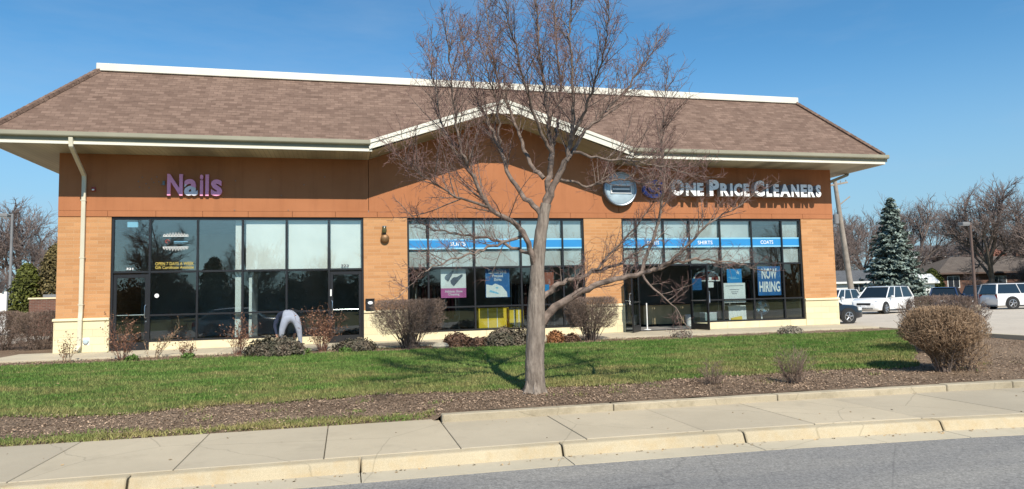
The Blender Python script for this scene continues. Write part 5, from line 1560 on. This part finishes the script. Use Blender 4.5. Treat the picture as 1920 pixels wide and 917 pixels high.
# ------------------------------------------------------------------ cars
def paint(name, c, rough=0.22):
    k = NT(name)
    k.p.inputs["Base Color"].default_value = tuple(c) + (1,)
    k.p.inputs["Roughness"].default_value = rough
    k.p.inputs["Coat Weight"].default_value = 0.6
    k.p.inputs["Coat Roughness"].default_value = 0.06
    return k.m
M['car_glass'] = pm("car_glass", (0.012, 0.018, 0.022), 0.04, 0.0, spec=0.9)
M['tyre'] = pm("tyre_rubber", (0.02, 0.02, 0.02), 0.85, 0.2, 9)
M['rim'] = pm("alloy_rim", (0.50, 0.51, 0.53), 0.3, 0.05, metal=0.8)
M['lamp_clear'] = pm("headlamp_lens", (0.65, 0.68, 0.70), 0.1, 0.05, spec=0.8)
M['lamp_red'] = pm("tail_lamp_lens", (0.35, 0.02, 0.015), 0.15, 0.05, spec=0.8)
def make_car(name, label, loc, rotz, L, W, H, belt, hood, nose, cab, mat, group, rail=False, wheel_r=0.34, tail=None):
    """built round the origin, front towards +x. cab = (rear base, rear top, front top, front base) along x"""
    t = thing(name, label, "car", (0, 0, 0), group)
    h = L / 2; w = W / 2
    rb, rt, ft, fb = cab
    tail = tail or belt
    st = [(-h, 0.42, tail - 0.22, w * 0.80), (-h + 0.10, 0.30, tail - 0.06, w * 0.92), (-h + 0.40, 0.22, tail, w * 0.98), (rb, 0.20, belt, w), (0, 0.20, belt - 0.01, w),
          (fb - 0.35, 0.20, belt - 0.03, w), (fb, 0.20, hood + 0.02, w * 0.99), ((fb + h) / 2, 0.20, hood - 0.02, w * 0.98), (h - 0.35, 0.22, nose + 0.05, w * 0.94), (h - 0.10, 0.26, nose - 0.05, w * 0.84), (h, 0.34, nose - 0.22, w * 0.70)]
    sec = []
    for x, zb, zt, ww in st:
        d = zt - zb
        half = [(0, zb), (ww * 0.82, zb), (ww * 0.95, zb + 0.08 * d), (ww, zb + 0.40 * d), (ww * 0.985, zb + 0.70 * d), (ww * 0.95, zt - 0.05 * d), (ww * 0.86, zt), (0, zt + 0.02)]
        sec.append([(x, y, z) for y, z in half] + [(x, -y, z) for y, z in half[-2:0:-1]])
    k = MB(); n = len(sec[0]); vv = [p for s in sec for p in s]; ff = []
    for i in range(len(sec) - 1):
        for j in range(n):
            ff.append((i * n + j, (i + 1) * n + j, (i + 1) * n + (j + 1) % n, i * n + (j + 1) % n))
    ff.append(tuple(range(n))); ff.append(tuple(range((len(sec) - 1) * n, len(sec) * n))[::-1])
    k._add(vv, [f[::-1] for f in ff])
    k.build("body", mat, t, smooth=True)
    # cabin glass, roof, pillars
    zb, zt = belt - 0.015, H - 0.05
    wb, wt = w * 0.93, w * 0.76
    def P(f, side, inset=0.0):     # corners of the glass house
        return {'rb': (rb, side * (wb - inset), zb), 'rt': (rt, side * (wt - inset), zt), 'ft': (ft, side * (wt - inset), zt), 'fb': (fb, side * (wb - inset), zb)}[f]
    k = MB()
    k._add([P(a, s) for s in (1, -1) for a in ('rb', 'rt', 'ft', 'fb')], [(0, 1, 2, 3), (7, 6, 5, 4), (0, 4, 5, 1), (3, 2, 6, 7), (1, 5, 6, 2), (0, 3, 7, 4)])
    k.build("glass_house", M['car_glass'], t)
    k = MB()
    rr = 0.04
    k._add([(rt - 0.10, wt * 0.98, zt), (ft + 0.06, wt * 0.98, zt), (ft + 0.06, -wt * 0.98, zt), (rt - 0.10, -wt * 0.98, zt),
            (rt + 0.05, wt * 0.86, H), (ft - 0.18, wt * 0.86, H), (ft - 0.18, -wt * 0.86, H), (rt + 0.05, -wt * 0.86, H)],
           [(3, 2, 1, 0), (4, 5, 6, 7), (0, 1, 5, 4), (1, 2, 6, 5), (2, 3, 7, 6), (3, 0, 4, 7)])
    k.build("roof", mat, t, bev=0.02, smooth=True)
    for s in (1, -1):
        for a, b, r in (('fb', 'ft', 0.035), ('rb', 'rt', 0.055)):
            MB().tube([P(a, s), P(b, s)], r, 8).build("pillar", mat, t, smooth=True)
        for f in (0.40, 0.72) if (ft - rt) > 2.0 else (0.5,):
            xb = rb + (fb - rb) * f; xt = rt + (ft - rt) * f
            MB().tube([(xb, s * (wb + .003), zb), (xt, s * (wt + .003), zt)], 0.028, 6).build("pillar", M['black'] if len(label) % 2 else mat, t)
        MB().tube([P('fb', s), P('rb', s)], 0.02, 6).build("belt_trim", mat, t)
        m_ = MB().lathe([(0.0, -0.09), (0.09, -0.06), (0.11, 0.0), (0.09, 0.06), (0.0, 0.09)], 12, (fb - 0.42, s * (w + 0.11), belt + 0.06), Matrix.Diagonal((0.7, 1.0, 1.0)))
        m_.build("mirror", mat, t, smooth=True)
        for xx in (-h + 0.9, ) if False else ():
            pass
        # wheels with dark arches
        for xw in (h - 0.92, -h + 0.98):
            a = MB().lathe([(wheel_r + 0.07, 0.0), (wheel_r + 0.07, 0.02), (0.0, 0.021)], 24, (xw, s * (w - 0.012), wheel_r + 0.01), Matrix.Rotation(rad(-90 * s), 3, 'X'))
            a.build("wheel_arch", M['black'], t)
            R90 = Matrix.Rotation(rad(-90 * s), 3, 'X')
            wh = MB().lathe([(wheel_r * .68, -0.20), (wheel_r * .95, -0.19), (wheel_r, -0.15), (wheel_r, -0.03), (wheel_r * .95, 0.012), (wheel_r * .66, 0.02)], 24, (xw, s * (w + 0.012), wheel_r), R90).build("wheel", M['tyre'], t, smooth=True)
            rm = MB().lathe([(wheel_r * .67, -0.02), (wheel_r * .66, 0.024), (wheel_r * .60, 0.026), (wheel_r * .58, 0.005), (0.0, 0.0)], 24, (xw, s * (w + 0.012), wheel_r), R90)
            for q in range(5):
                an = rad(q * 72 + 10); c_, s_ = math.cos(an), math.sin(an)
                rm.tube([(xw + 0.03 * c_, s * (w + 0.03), wheel_r + 0.03 * s_), (xw + wheel_r * .6 * c_, s * (w + 0.034), wheel_r + wheel_r * .6 * s_)], [0.04, 0.03], 6)
            rm.build("rim", M['rim'], wh)
        MB().obox((h - 0.30, s * w * 0.72, nose - 0.07), (0.30, 0.36, 0.15), Matrix.Rotation(rad(-s * 28), 3, 'Z')).build("headlight", M['lamp_clear'], t, bev=0.03, seg=2)
        MB().obox((-h + 0.10, s * w * 0.80, tail - 0.20), (0.14, 0.26, 0.26)).build("tail_light", M['lamp_red'], t, bev=0.03)
        for xd in (0.25, -0.95):
            MB().box(xd, xd + 0.18, s * (w + 0.006), s * (w - 0.02), belt - 0.16, belt - 0.13).build("door_handle", mat, t, bev=0.008)
        MB().box(-h + 1.4, h - 1.4, s * (w + 0.002), s * (w - 0.06), 0.20, 0.28).build("sill", M['black'], t, bev=0.01)
        if rail:
            MB().tube([(rt + 0.1, s * wt * 0.85, H + 0.01), (rt + 0.2, s * wt * 0.85, H + 0.06), (ft - 0.4, s * wt * 0.85, H + 0.06), (ft - 0.3, s * wt * 0.85, H + 0.01)], 0.018, 6).build("roof_rail", M['black'], t)
    MB().obox((h - 0.02, 0, nose - 0.20), (0.06, w * 0.9, 0.14)).build("grille", M['black'], t, bev=0.015)
    MB().obox((h + 0.012, 0, nose - 0.34), (0.02, 0.32, 0.15)).build("number_plate", M['sign_white'], t, bev=0.004)
    MB().obox((-h - 0.012, 0, tail - 0.30), (0.02, 0.32, 0.15)).build("number_plate", M['sign_white'], t, bev=0.004)
    MB().obox((h - 0.03, 0, 0.38), (0.06, w * 1.2, 0.12)).build("bumper_vent", M['black'], t, bev=0.015)
    t.location = loc; t.rotation_euler = (0, 0, rotz)
    for ch in t.children: ch.matrix_parent_inverse = Matrix.Identity(4)
    return t
white, black_p, blue_p, silver = paint("white_car_paint", (0.80, 0.80, 0.79)), paint("black_car_paint", (0.010, 0.012, 0.018)), paint("dark_blue_car_paint", (0.018, 0.035, 0.085)), paint("silver_car_paint", (0.35, 0.37, 0.39), 0.3)
PC = "cars parked in the side lot"
def on_lot(x, y): return (x, y, lot_z(x, y))
make_car("parked_car", "black sedan with its nose showing past the right corner of the building", on_lot(29.0, 7.2), rad(-3), 4.7, 1.82, 1.45, 0.90, 0.88, 0.74, (-1.85, -1.05, 0.35, 1.15), black_p, PC, wheel_r=0.33)
make_car("parked_car", "white crossover with dark glass parked before the spruce", on_lot(41.8, 17.0), rad(203), 5.0, 1.92, 1.74, 1.02, 1.00, 0.84, (-2.32, -1.95, 0.55, 1.35), white, PC, rail=True, wheel_r=0.36)
make_car("parked_car", "white car half hidden behind the white crossover", on_lot(40.6, 20.1), rad(205), 4.8, 1.86, 1.62, 0.98, 0.97, 0.82, (-2.2, -1.8, 0.5, 1.3), white, PC, wheel_r=0.35)
make_car("parked_car", "large white sport utility wagon at the right edge of the lot", on_lot(52.9, 16.5), rad(-14), 5.2, 2.0, 1.74, 1.06, 1.06, 0.92, (-2.6, -2.42, 0.75, 1.45), white, PC, rail=True, wheel_r=0.40)
make_car("parked_car", "dark blue car roof above the bushes, nearer the spruce", on_lot(48.6, 23.4), rad(40), 4.8, 1.9, 1.72, 1.0, 1.0, 0.84, (-2.3, -2.0, 0.5, 1.3), blue_p, PC, wheel_r=0.36)
make_car("parked_car", "dark blue car roof just left of the lot lamp post", on_lot(51.2, 21.3), rad(40), 4.7, 1.86, 1.60, 0.96, 0.96, 0.82, (-2.2, -1.7, 0.5, 1.3), blue_p, PC, wheel_r=0.35)
make_car("parked_car", "black hatchback behind the rear of the white sport utility wagon", on_lot(54.9, 22.0), rad(215), 4.5, 1.86, 1.68, 0.98, 0.98, 0.84, (-2.1, -1.8, 0.5, 1.3), black_p, PC, wheel_r=0.35)
make_car("parked_car", "silver car standing on the road, mirrored in the left shop's panes", (2.4, -17.7, -0.568), rad(0), 4.7, 1.85, 1.50, 0.92, 0.90, 0.76, (-2.0, -1.3, 0.35, 1.2), silver, PC, wheel_r=0.34)

# ------------------------------------------------------------------ lamp posts, pole
M['pole_grey'] = pm("grey_painted_pole", (0.20, 0.20, 0.20), 0.6, 0.15, 2)
M['pole_brown'] = pm("brown_painted_pole", (0.115, 0.075, 0.06), 0.6, 0.15, 2)
M['wood_pole'] = pm("weathered_pole_wood", (0.30, 0.255, 0.21), 0.9, 0.2, 3, bump=0.3)
def lamp(name, label, loc, h, mat, side):
    t = thing(name, label, "street lamp", loc, "parking lot lamps")
    x, y, z = loc
    MB().tube([(x, y, z - .1), (x, y, z + 0.6), (x, y, z + h)], [0.11, 0.095, 0.075], 12).build("post", mat, t, smooth=True)
    MB().lathe([(0.26, 0.0), (0.26, 0.5), (0.0, 0.5)], 16, (x, y, z - 0.1)).build("footing", M['walkway'], t)
    MB().box(x - 0.06, x + side * 0.62, y - 0.06, y + 0.06, z + h - 0.08, z + h - 0.01).build("arm", mat, t)
    hd = MB().box(x + side * 0.20, x + side * 0.78, y - 0.22, y + 0.22, z + h - 0.20, z + h + 0.02).build("lamp_head", M['pole_grey'], t, bev=0.03)
    MB().box(x + side * 0.24, x + side * 0.74, y - 0.18, y + 0.18, z + h - 0.215, z + h - 0.202).build("lens", M['lamp_clear'], hd)
lamp("lot_lamp", "slim brown lamp post rising behind the right bushes", (47.4, 15.3, lot_z(0, 15.3)), 5.75, M['pole_brown'], -1)
lamp("lot_lamp", "grey lamp post beyond the left corner of the building", (-13.35, 29.7, -0.22), 7.5, M['pole_grey'], -1)
t = thing("utility_pole", "leaning wooden utility pole just right of the building", "utility pole", (46.95, 25.9, -0.5))
a, b = Vector((46.95, 25.9, -0.5)), Vector((45.50, 25.45, 9.75))
MB().tube([a, a.lerp(b, .5), b], [0.24, 0.20, 0.15], 12).build("pole", M['wood_pole'], t, smooth=True)
d = (b - a).normalized()
MB().obox(a.lerp(b, 0.965), (2.3, 0.12, 0.14), Matrix.Rotation(rad(-10), 3, 'Y')).build("crossarm", M['wood_pole'], t, bev=0.01)
k = MB()
for q in (-1.0, -0.5, 0.5, 1.0):
    c_ = a.lerp(b, 0.965) + Vector((q, 0, 0.10 + q * 0.17))
    k.lathe([(0.03, 0), (0.05, 0.06), (0.02, 0.14), (0.0, 0.14)], 8, c_)
k.build("insulators", M['pole_grey'], t)
c_ = a.lerp(b, 0.80)
MB().tube([c_, c_ + Vector((0.5, 0, 0.35)), c_ + Vector((1.1, 0, 0.75))], 0.05, 8).build("bracket", M['wood_pole'], t)
MB().lathe([(0.0, 0), (0.22, 0.02), (0.22, 0.75), (0.0, 0.78)], 14, a.lerp(b, 0.66) + Vector((-0.45, 0, 0))).build("transformer", M['pole_grey'], t, smooth=True)

# ------------------------------------------------------------------ evergreen trees
M['spruce'] = leafy("blue_spruce_needles", (0.165, 0.225, 0.190), island=0.7, var=0.35, scale=0.9, c2=(0.31, 0.375, 0.325, 1))
M['spruce_dark'] = leafy("dark_evergreen_needles", (0.035, 0.055, 0.030), island=0.7, var=0.3, scale=0.8)
M['arb'] = leafy("yellow_green_arborvitae", (0.095, 0.105, 0.020), island=0.75, var=0.35, scale=1.2)
M['olive'] = leafy("olive_brown_foliage", (0.135, 0.105, 0.040), island=0.75, var=0.35, scale=1.0)
def spruce(name, label, loc, h, r, mat, seed, n_tier=40, per=15, leaf=0.15, group=None, tufts=13):
    g = np.random.default_rng(seed)
    t = thing(name, label, "tree", loc, group)
    O = np.array(loc)
    MB().tube([O + [0, 0, -.2], O + [0, 0, h * .6], O + [0, 0, h * .98]], [0.16, 0.09, 0.015], 10).build("trunk", M['bark'], t, smooth=True)
    segs, C, N = [], [], []
    for i in range(n_tier):
        f = (i + g.uniform(0, .6)) / n_tier
        z = h * (0.05 + 0.93 * f)
        rr = r * (1 - f) ** 0.82 * g.uniform(0.86, 1.08) + 0.10
        nb = max(5, int(per * (1 - 0.65 * f)))
        for j in range(nb):
            a = 2 * math.pi * (j + g.uniform(-.35, .35)) / nb + i * 0.7
            ln = rr * g.uniform(0.70, 1.12)
            dr = np.array([math.cos(a), math.sin(a), 0])
            zz = z; z = z + g.normal() * 0.10
            pts = [O + np.array([0, 0, z])]
            for q in (0.35, 0.7, 1.0):
                pts.append(O + np.array([0, 0, z + (0.10 - 0.30 * q + 0.16 * q * q) * ln * (0.8 if f < .7 else -0.6)]) + dr * ln * q)
            z = zz
            for p, q in zip(pts, pts[1:]): segs.append((p, q, 0.022, 0.012))
            m = max(3, int(tufts * (0.35 + ln / r)))
            for _ in range(m):
                u = g.uniform(0.22, 1.04)
                x = np.array([np.interp(u, (0, .35, .7, 1.0), [p[c] for p in pts]) for c in range(3)])
                wd = 0.20 * ln * (1.15 - u) + 0.05
                side = np.array([-dr[1], dr[0], 0])
                for _ in range(6):
                    C.append(x + side * g.normal() * wd + np.array([0, 0, g.normal() * 0.05 - 0.03]) + dr * g.normal() * .06)
                    N.append(np.array([dr[0] * .4, dr[1] * .4, 0.8]))
    V, F = twig_mesh(segs, 4); fast_mesh("branches", V, F, M['bark'], t)
    V, F = quads_cloud(g, np.array(C), leaf, np.array(N), 2.2)
    fast_mesh("needles", V, F, mat, t)
    return t
spruce("blue_spruce", "blue green spruce standing behind the white cars", (55.6, 31.0, -0.4), 9.85, 3.0, M['spruce'], 81)
def leafy_tree(name, label, loc, h, r, mat, seed, n, leaf, group=None, pointed=1.0, cat="tree"):
    g = np.random.default_rng(seed)
    t = thing(name, label, cat, loc, group); O = np.array(loc)
    MB().tube([O + [0, 0, -.2], O + [0.02, 0, h * .5], O + [0, 0, h * .9]], [0.12, 0.08, 0.02], 8).build("trunk", M['bark'], t)
    z = g.uniform(0, 1, n) ** 0.9; a = g.uniform(0, 2 * math.pi, n)
    prof = np.minimum(1, (z + .04) / 0.18) ** .6 * (1 - z ** 1.6) ** (0.5 * pointed)
    lump = 1 + 0.12 * np.sin(4 * a + z * 11 + seed) + 0.10 * np.sin(9 * a - z * 17)
    rr = r * prof * lump * g.uniform(0.0, 1, n) ** 0.3
    C = O + np.stack([np.cos(a) * rr, np.sin(a) * rr, z * h], 1) + g.normal(size=(n, 3)) * 0.05
    N = np.stack([np.cos(a) * .5, np.sin(a) * .5, 0.5 + 0 * a], 1)
    V, F = quads_cloud(g, C, leaf, N, 2.0)
    fast_mesh("foliage", V, F, mat, t)
    return t
AV = "arborvitae beyond the left corner"
leafy_tree("arborvitae", "yellow green arborvitae in front of the white fence", (-9.6, 22.6, -0.3), 3.9, 1.05, M['arb'], 82, 9000, 0.085, AV)
leafy_tree("arborvitae", "yellow green arborvitae in the middle of its row, above the brick enclosure", (-8.3, 23.0, -0.3), 5.0, 1.25, M['olive'], 83, 9000, 0.085, AV)
leafy_tree("arborvitae", "yellow green arborvitae nearest the building corner", (-7.0, 22.7, -0.3), 4.4, 1.15, M['arb'], 84, 9000, 0.085, AV)
leafy_tree("evergreen_bush", "yellow green evergreen by the brick house, right of the spruce", (72.0, 43.5, -0.3), 3.3, 1.3, M['arb'], 85, 5000, 0.15, None)
leafy_tree("evergreen_tree", "dark evergreen tree behind the brick house at the right edge", (85.6, 38.8, -0.3), 10.5, 2.4, M['spruce_dark'], 86, 9000, 0.22, None)
leafy_tree("evergreen_bush", "dull green evergreen behind the utility pole", (57.8, 48.0, -0.3), 5.2, 1.5, M['olive'], 87, 5000, 0.16, None)
leafy_tree("russet_bush", "russet leafy tree above the roof of the brick house", (90.5, 52.5, -0.3), 6.0, 3.0, leafy("russet_twiggy_leaves", (0.22, 0.10, 0.07), 0.6), 88, 7000, 0.17, None, 0.8)

# ------------------------------------------------------------------ far bare trees
def far_tree(h, spread, seed, name, label, group):
    """bare tree built at the origin"""
    g = np.random.default_rng(seed)
    t = thing(name, label, "tree", (0, 0, 0), group)
    big, fine = [], []
    def rec(p, d, ln, r, lvl):
        n = 4 if lvl < 3 else 3
        pts, dd = grow(g, p, d, ln, r, r * (0.62 if lvl < 3 else 0.5), big if lvl < 3 else fine, n, 0.05 + 0.022 * lvl, 0.018)
        if lvl >= 6: return
        kids = (6, 5, 5, 4, 4, 3)[lvl]
        for c in range(kids):
            u = g.uniform(0.35 if lvl else 0.55, 1.0) if c else 1.0
            i = min(n, max(1, int(round(u * n))))
            rec(pts[i], side_dir(g, dd if c else pts[i] - pts[i - 1], 16 if c == 0 else 24, (26 if c == 0 else 46) * spread, 0.10), ln * g.uniform(0.58, 0.82) * (0.92 if c else 1.0), max(0.011, r * (0.52 if c else 0.66)), lvl + 1)
    rec(np.array([0, 0, -0.3]), np.array([g.normal() * .04, g.normal() * .04, 1.0]), h * 0.27, h * 0.017, 0)
    zmax = max(s[1][2] for s in fine)
    sc = h / zmax
    for L__ in (big, fine):
        for i, s in enumerate(L__): L__[i] = (s[0] * sc, s[1] * sc, s[2] * sc, s[3] * sc)
    V, F = twig_mesh(big, 6); fast_mesh("trunk", V, F, M['far_bark'], t, smooth=True)
    V, F = twig_mesh(fine, 3); fast_mesh("crown", V, F, M['far_twig'], t)
    return t
TB = "bare trees beyond the shops"
spots = [  # x, y, height, variant, label
    (75.9, 39.6, 13.6, 0, "tall bare tree spreading above the brick house"),
    (78.5, 35.0, 14.6, 1, "tall bare tree at the right edge of the view"),
    (86.0, 60.0, 15.0, 2, "bare tree between the white house and the tall spreading tree"),
    (62.0, 46.0, 8.5, 3, "small bare tree just behind the utility pole"),
    (78.0, 84.0, 15.0, 2, "bare tree behind the spruce, left of its tip"),
    (88.0, 80.0, 15.5, 3, "bare tree behind the spruce, right of its tip"),
    (96.0, 82.0, 16.0, 0, "bare tree behind the white house, on its left"),
    (104.0, 80.0, 15.0, 1, "bare tree behind the white house, on its right"),
    (68.0, 72.0, 11.5, 1, "bare tree above the small grey garage"),
    (-27.5, 68.5, 14.5, 0, "bare tree rising beside the upper left corner of the building"),
    (-34.0, 66.0, 13.0, 2, "bare tree behind the left lamp post"),
    (-23.0, 64.0, 10.5, 3, "short bare tree close to the left wall of the building"),
    (-30.0, 60.0, 9.5, 1, "low bare tree between the lamp post and the building"),
    (-39.0, 74.0, 14.0, 1, "bare tree furthest out beyond the left lamp post"),
    (-24.5, 78.0, 13.0, 2, "bare tree furthest behind the left corner of the building"),
    (-31.0, 52.0, 7.5, 3, "scrubby bare tree above the white fence"),
    (-22.0, 48.0, 7.0, 1, "scrubby bare tree above the arborvitae"),
    (70.0, 58.0, 8.0, 2, "low bare tree behind the spruce's left side"),
    (92.0, 62.0, 9.5, 3, "low bare tree before the white house"),
    (98.0, 56.0, 9.0, 1, "low bare tree behind the brick house's chimney end"),
    (90.0, 35.0, 13.0, 2, "bare tree behind the dark evergreen"),
    (84.0, 92.0, 13.0, 1, "bare tree showing over the spruce's right shoulder"),
    (112.0, 92.0, 15.0, 2, "bare tree rising over the white house roof"),
    (74.0, 66.0, 10.0, 3, "bare tree filling the gap left of the spruce"),
    (103.0, 66.0, 12.0, 3, "bare tree beyond the brick house roof, left of the tall spreading tree"),
    (112.0, 70.0, 12.5, 0, "bare tree beyond the brick house roof, far back"),
    (84.5, 43.8, 4.6, 3, "scrubby little bare tree against the brick house wall"),
    (89.0, 42.0, 5.4, 0, "scrubby bare tree before the right end of the brick house"),
    (80.2, 45.8, 3.4, 1, "smallest bare tree, by the brick house window"),
    (64.0, 60.0, 9.5, 0, "low bare tree between the utility pole and the spruce"),
]
protos = {}
for i, sp in enumerate(((1.0, 301), (1.15, 302), (0.95, 303), (1.25, 304))):
    protos[i] = None
for x, y, h, vno, lab in spots:
    sc_ = h / 14.0
    if protos[vno] is None:
        protos[vno] = far_tree(14.0, (1.0, 1.15, 0.95, 1.25)[vno], 301 + vno, "bare_tree", lab, TB)
        first = protos[vno]
        for ch in first.children: ch.matrix_parent_inverse = Matrix.Identity(4)
        first.location = (x, y, -0.4); first.scale = (sc_,) * 3; first["label"] = lab
    else:
        dup(protos[vno], (x, y, -0.4), (x * 7.3) % 6.28, sc_, lab, TB)
# trees across the road, seen only as reflections in the panes
for i, (x, y, h, vno) in enumerate(((-22, -62, 10.5, 0), (-13, -60, 12.5, 1), (-3, -66, 9.5, 2), (6, -63, 8.5, 3), (15, -64, 10, 0), (25, -60, 11, 2), (34, -66, 12, 1), (44, -62, 10, 3), (55, -64, 12, 0), (66, -60, 11, 2))):
    dup(protos[vno], (x, y, -0.5), (x * 3.1) % 6.28, h / 14.0, "bare tree across the road, mirrored in the shop glass", "trees across the road")
for i, (x, y, h) in enumerate(((-6, -58, 6.5), (10, -57, 4.5), (30, -58, 5.0), (49, -57, 5.5))):
    leafy_tree("evergreen_tree", "dark evergreen across the road, mirrored in the shop glass", (x, y, -0.5), h, h * 0.30, M['spruce_dark'], 90 + i, 2500, 0.25, "trees across the road")
M['wood_mass'] = leafy("grey_brown_thicket", (0.12, 0.105, 0.085), island=0.5)
t = thing("hedge", "long dark hedge across the road, mirrored low in the shop glass", "hedge", (20, -68, -0.5))
g = np.random.default_rng(6)
n = 60000
hx = g.uniform(-60, 110, n)
C = np.stack([hx, g.uniform(-70.5, -68, n), -0.5 + g.uniform(0, 1, n) * (4.2 + 0.9 * np.sin(hx * .31) + 0.7 * np.sin(hx * .83) + 0.5 * np.sin(hx * 2.1))], 1)
V, F = quads_cloud(g, C, 0.2, None, 1.6); fast_mesh("foliage", V, F, M['wood_mass'], t)
k = MB(); xs_ = np.arange(-60, 111, 0.5)
tp = [(float(x), -0.5 + 0.82 * (4.2 + 0.9 * math.sin(x * .31) + 0.7 * math.sin(x * .83) + 0.5 * math.sin(x * 2.1))) for x in xs_]
k.prism([(-60, -0.6), (110.5, -0.6)] + tp[::-1], -71.4, -70.6, 'y')
k.build("sun_screen", M['wood_mass'], t)  # added slab behind the leaves, keeps sun off their mirrored side

# ------------------------------------------------------------------ houses and fences behind
M['h_brick'] = brick_mat("red_brown_house_brick", (0.19, 0.085, 0.06, 1), (0.14, 0.065, 0.048, 1), (0.20, 0.16, 0.13, 1), 0.24, 0.08, 0.01, var=0.2)
M['h_roof'] = brick_mat("grey_brown_house_shingle", (0.17, 0.14, 0.115, 1), (0.13, 0.105, 0.09, 1), (0.07, 0.06, 0.05, 1), 0.4, 0.16, 0.01, var=0.25)
M['h_roof_grey'] = brick_mat("grey_house_shingle", (0.15, 0.155, 0.165, 1), (0.12, 0.125, 0.13, 1), (0.06, 0.06, 0.06, 1), 0.4, 0.16, 0.01, var=0.25)
M['siding'] = pm("white_siding", (0.72, 0.72, 0.70), 0.7, 0.06, 2)
M['h_win'] = pm("house_window_glass", (0.03, 0.035, 0.045), 0.08, 0.0, spec=0.9)
def house(name, label, origin, ang, w, d, hw, hr, wall, roofm, wins, hip=0.0, over=0.5, chimney=None):
    """origin: near left corner on the ground; w along the front, d deep"""
    t = thing(name, label, "house", (0, 0, 0), "houses beyond the parking lot")
    MB().box(0, w, 0, d, -0.6, hw).build("wall", wall, t)
    k = MB(); y0, y1, x0, x1 = -over, d + over, -over, w + over; zc = hw + 0.02
    ym = d / 2
    a = [(x0, y0, zc), (x1, y0, zc), (x1, y1, zc), (x0, y1, zc)]; r0, r1 = (x0 + hip, ym, hw + hr), (x1 - hip, ym, hw + hr)
    k.poly([a[0], a[1], r1, r0]); k.poly([a[2], a[3], r0, r1]); k.poly([a[1], a[2], r1]); k.poly([a[3], a[0], r0]); k.poly([a[0], a[3], a[2], a[1]])
    rf = k.build("roof", roofm, t)
    MB().box(x0, x1, y0 - 0.05, y0 - 0.004, zc - 0.18, zc + 0.02).build("eave_board", M['siding'] if wall is M['siding'] else M['pole_brown'], t)
    if chimney:
        MB().box(chimney, chimney + 0.9, ym - 0.4, ym + 0.4, hw + hr * .5, hw + hr + 1.0).build("chimney", M['h_brick'], rf)
    for x, z, ww, hh in wins:
        f = MB()
        f.box(x - 0.09, x + ww + 0.09, -0.05, -0.003, z - 0.09, z - 0.002); f.box(x - 0.09, x + ww + 0.09, -0.05, -0.003, z + hh + 0.002, z + hh + 0.09)
        f.box(x - 0.09, x, -0.05, -0.003, z, z + hh); f.box(x + ww, x + ww + 0.09, -0.05, -0.003, z, z + hh); f.box(x + ww / 2 - 0.025, x + ww / 2 + 0.025, -0.045, -0.006, z, z + hh)
        wf = f.build("window", M['siding'], t)
        MB().box(x + .002, x + ww - .002, -0.03, -0.008, z + .002, z + hh - .002).build("pane", M['h_win'], wf)
    t.location = origin; t.rotation_euler = (0, 0, ang)
    for ch in t.children: ch.matrix_parent_inverse = Matrix.Identity(4)
    return t
house("brick_house", "low red brown brick house with a wide hipped roof at the right", (78.8, 49.2, -0.1), rad(-16), 17, 9, 2.75, 2.1, M['h_brick'], M['h_roof'], [(0.9, 1.0, 1.3, 1.3), (6.0, 1.0, 1.8, 1.2), (11.5, 1.0, 1.4, 1.2)], hip=4.6, over=0.7, chimney=12)
house("white_house", "white two storey house with a dark roof, between the spruce and the lot lamp", (95.8, 71.0, -0.2), rad(-15), 10.5, 7.5, 5.9, 2.0, M['siding'], M['h_roof_grey'], [(1.0, 3.9, 1.0, 1.2), (5.5, 3.9, 1.2, 1.1), (8.2, 3.9, 1.0, 1.1), (1.5, 1.0, 1.4, 1.4)], over=0.5)
house("white_house", "white house behind with a pale grey gabled roof, at the lot lamp's right", (106.5, 73.5, -0.2), rad(-60), 8, 7, 6.4, 2.4, M['siding'], M['h_roof_grey'], [(2.0, 4.2, 1.0, 1.2)], over=0.4)
house("garage", "small garage with a grey roof behind the utility pole", (54.3, 40.2, -0.3), rad(-12), 6.8, 6, 2.05, 1.25, M['siding'], M['h_roof_grey'], [(4.0, 1.0, 1.0, 0.8)], over=0.35)
house("shed", "small white shed right of the spruce", (67.2, 42.5, -0.3), rad(-20), 3.2, 3, 1.9, 0.9, M['siding'], M['siding'], [(1.0, 1.0, 0.7, 0.6)], over=0.35)
t = thing("brick_enclosure", "low red brown brick enclosure beyond the left corner", "enclosure", (-7.7, 18.3, -0.25))
k = MB(); k.box(-7.75, -2.0, 18.2, 18.42, -0.3, 1.62); k.box(-7.75, -7.53, 18.421, 21.5, -0.3, 1.62)
k.build("wall", M['h_brick'], t)
k = MB(); k.box(-7.79, -1.98, 18.16, 18.46, 1.622, 1.70); k.box(-7.79, -7.49, 18.461, 21.5, 1.622, 1.70); k.build("coping", M['capstone'], t)
MB().box(-7.4, -2.2, 18.9, 18.98, 0.6, 1.86).build("gate_panel", M['pole_grey'], t)
t = thing("white_fence", "white panel fence at the left edge", "fence", (-14, 20.6, -0.25))
k = MB(); x = -21.8
while x < -10.1:
    k.box(x, x + 1.95, 20.58, 20.62, -0.1, 1.95); x += 2.0
k.build("panel", M['siding'], t)
x = -21.83
while x < -9.8:
    MB().box(x, x + 0.12, 20.52, 20.66, -0.3, 2.08).build("post", M['siding'], t); x += 2.0
MB().box(-21.8, -9.95, 20.56, 20.64, 1.955, 2.0).build("top_rail", M['siding'], t)
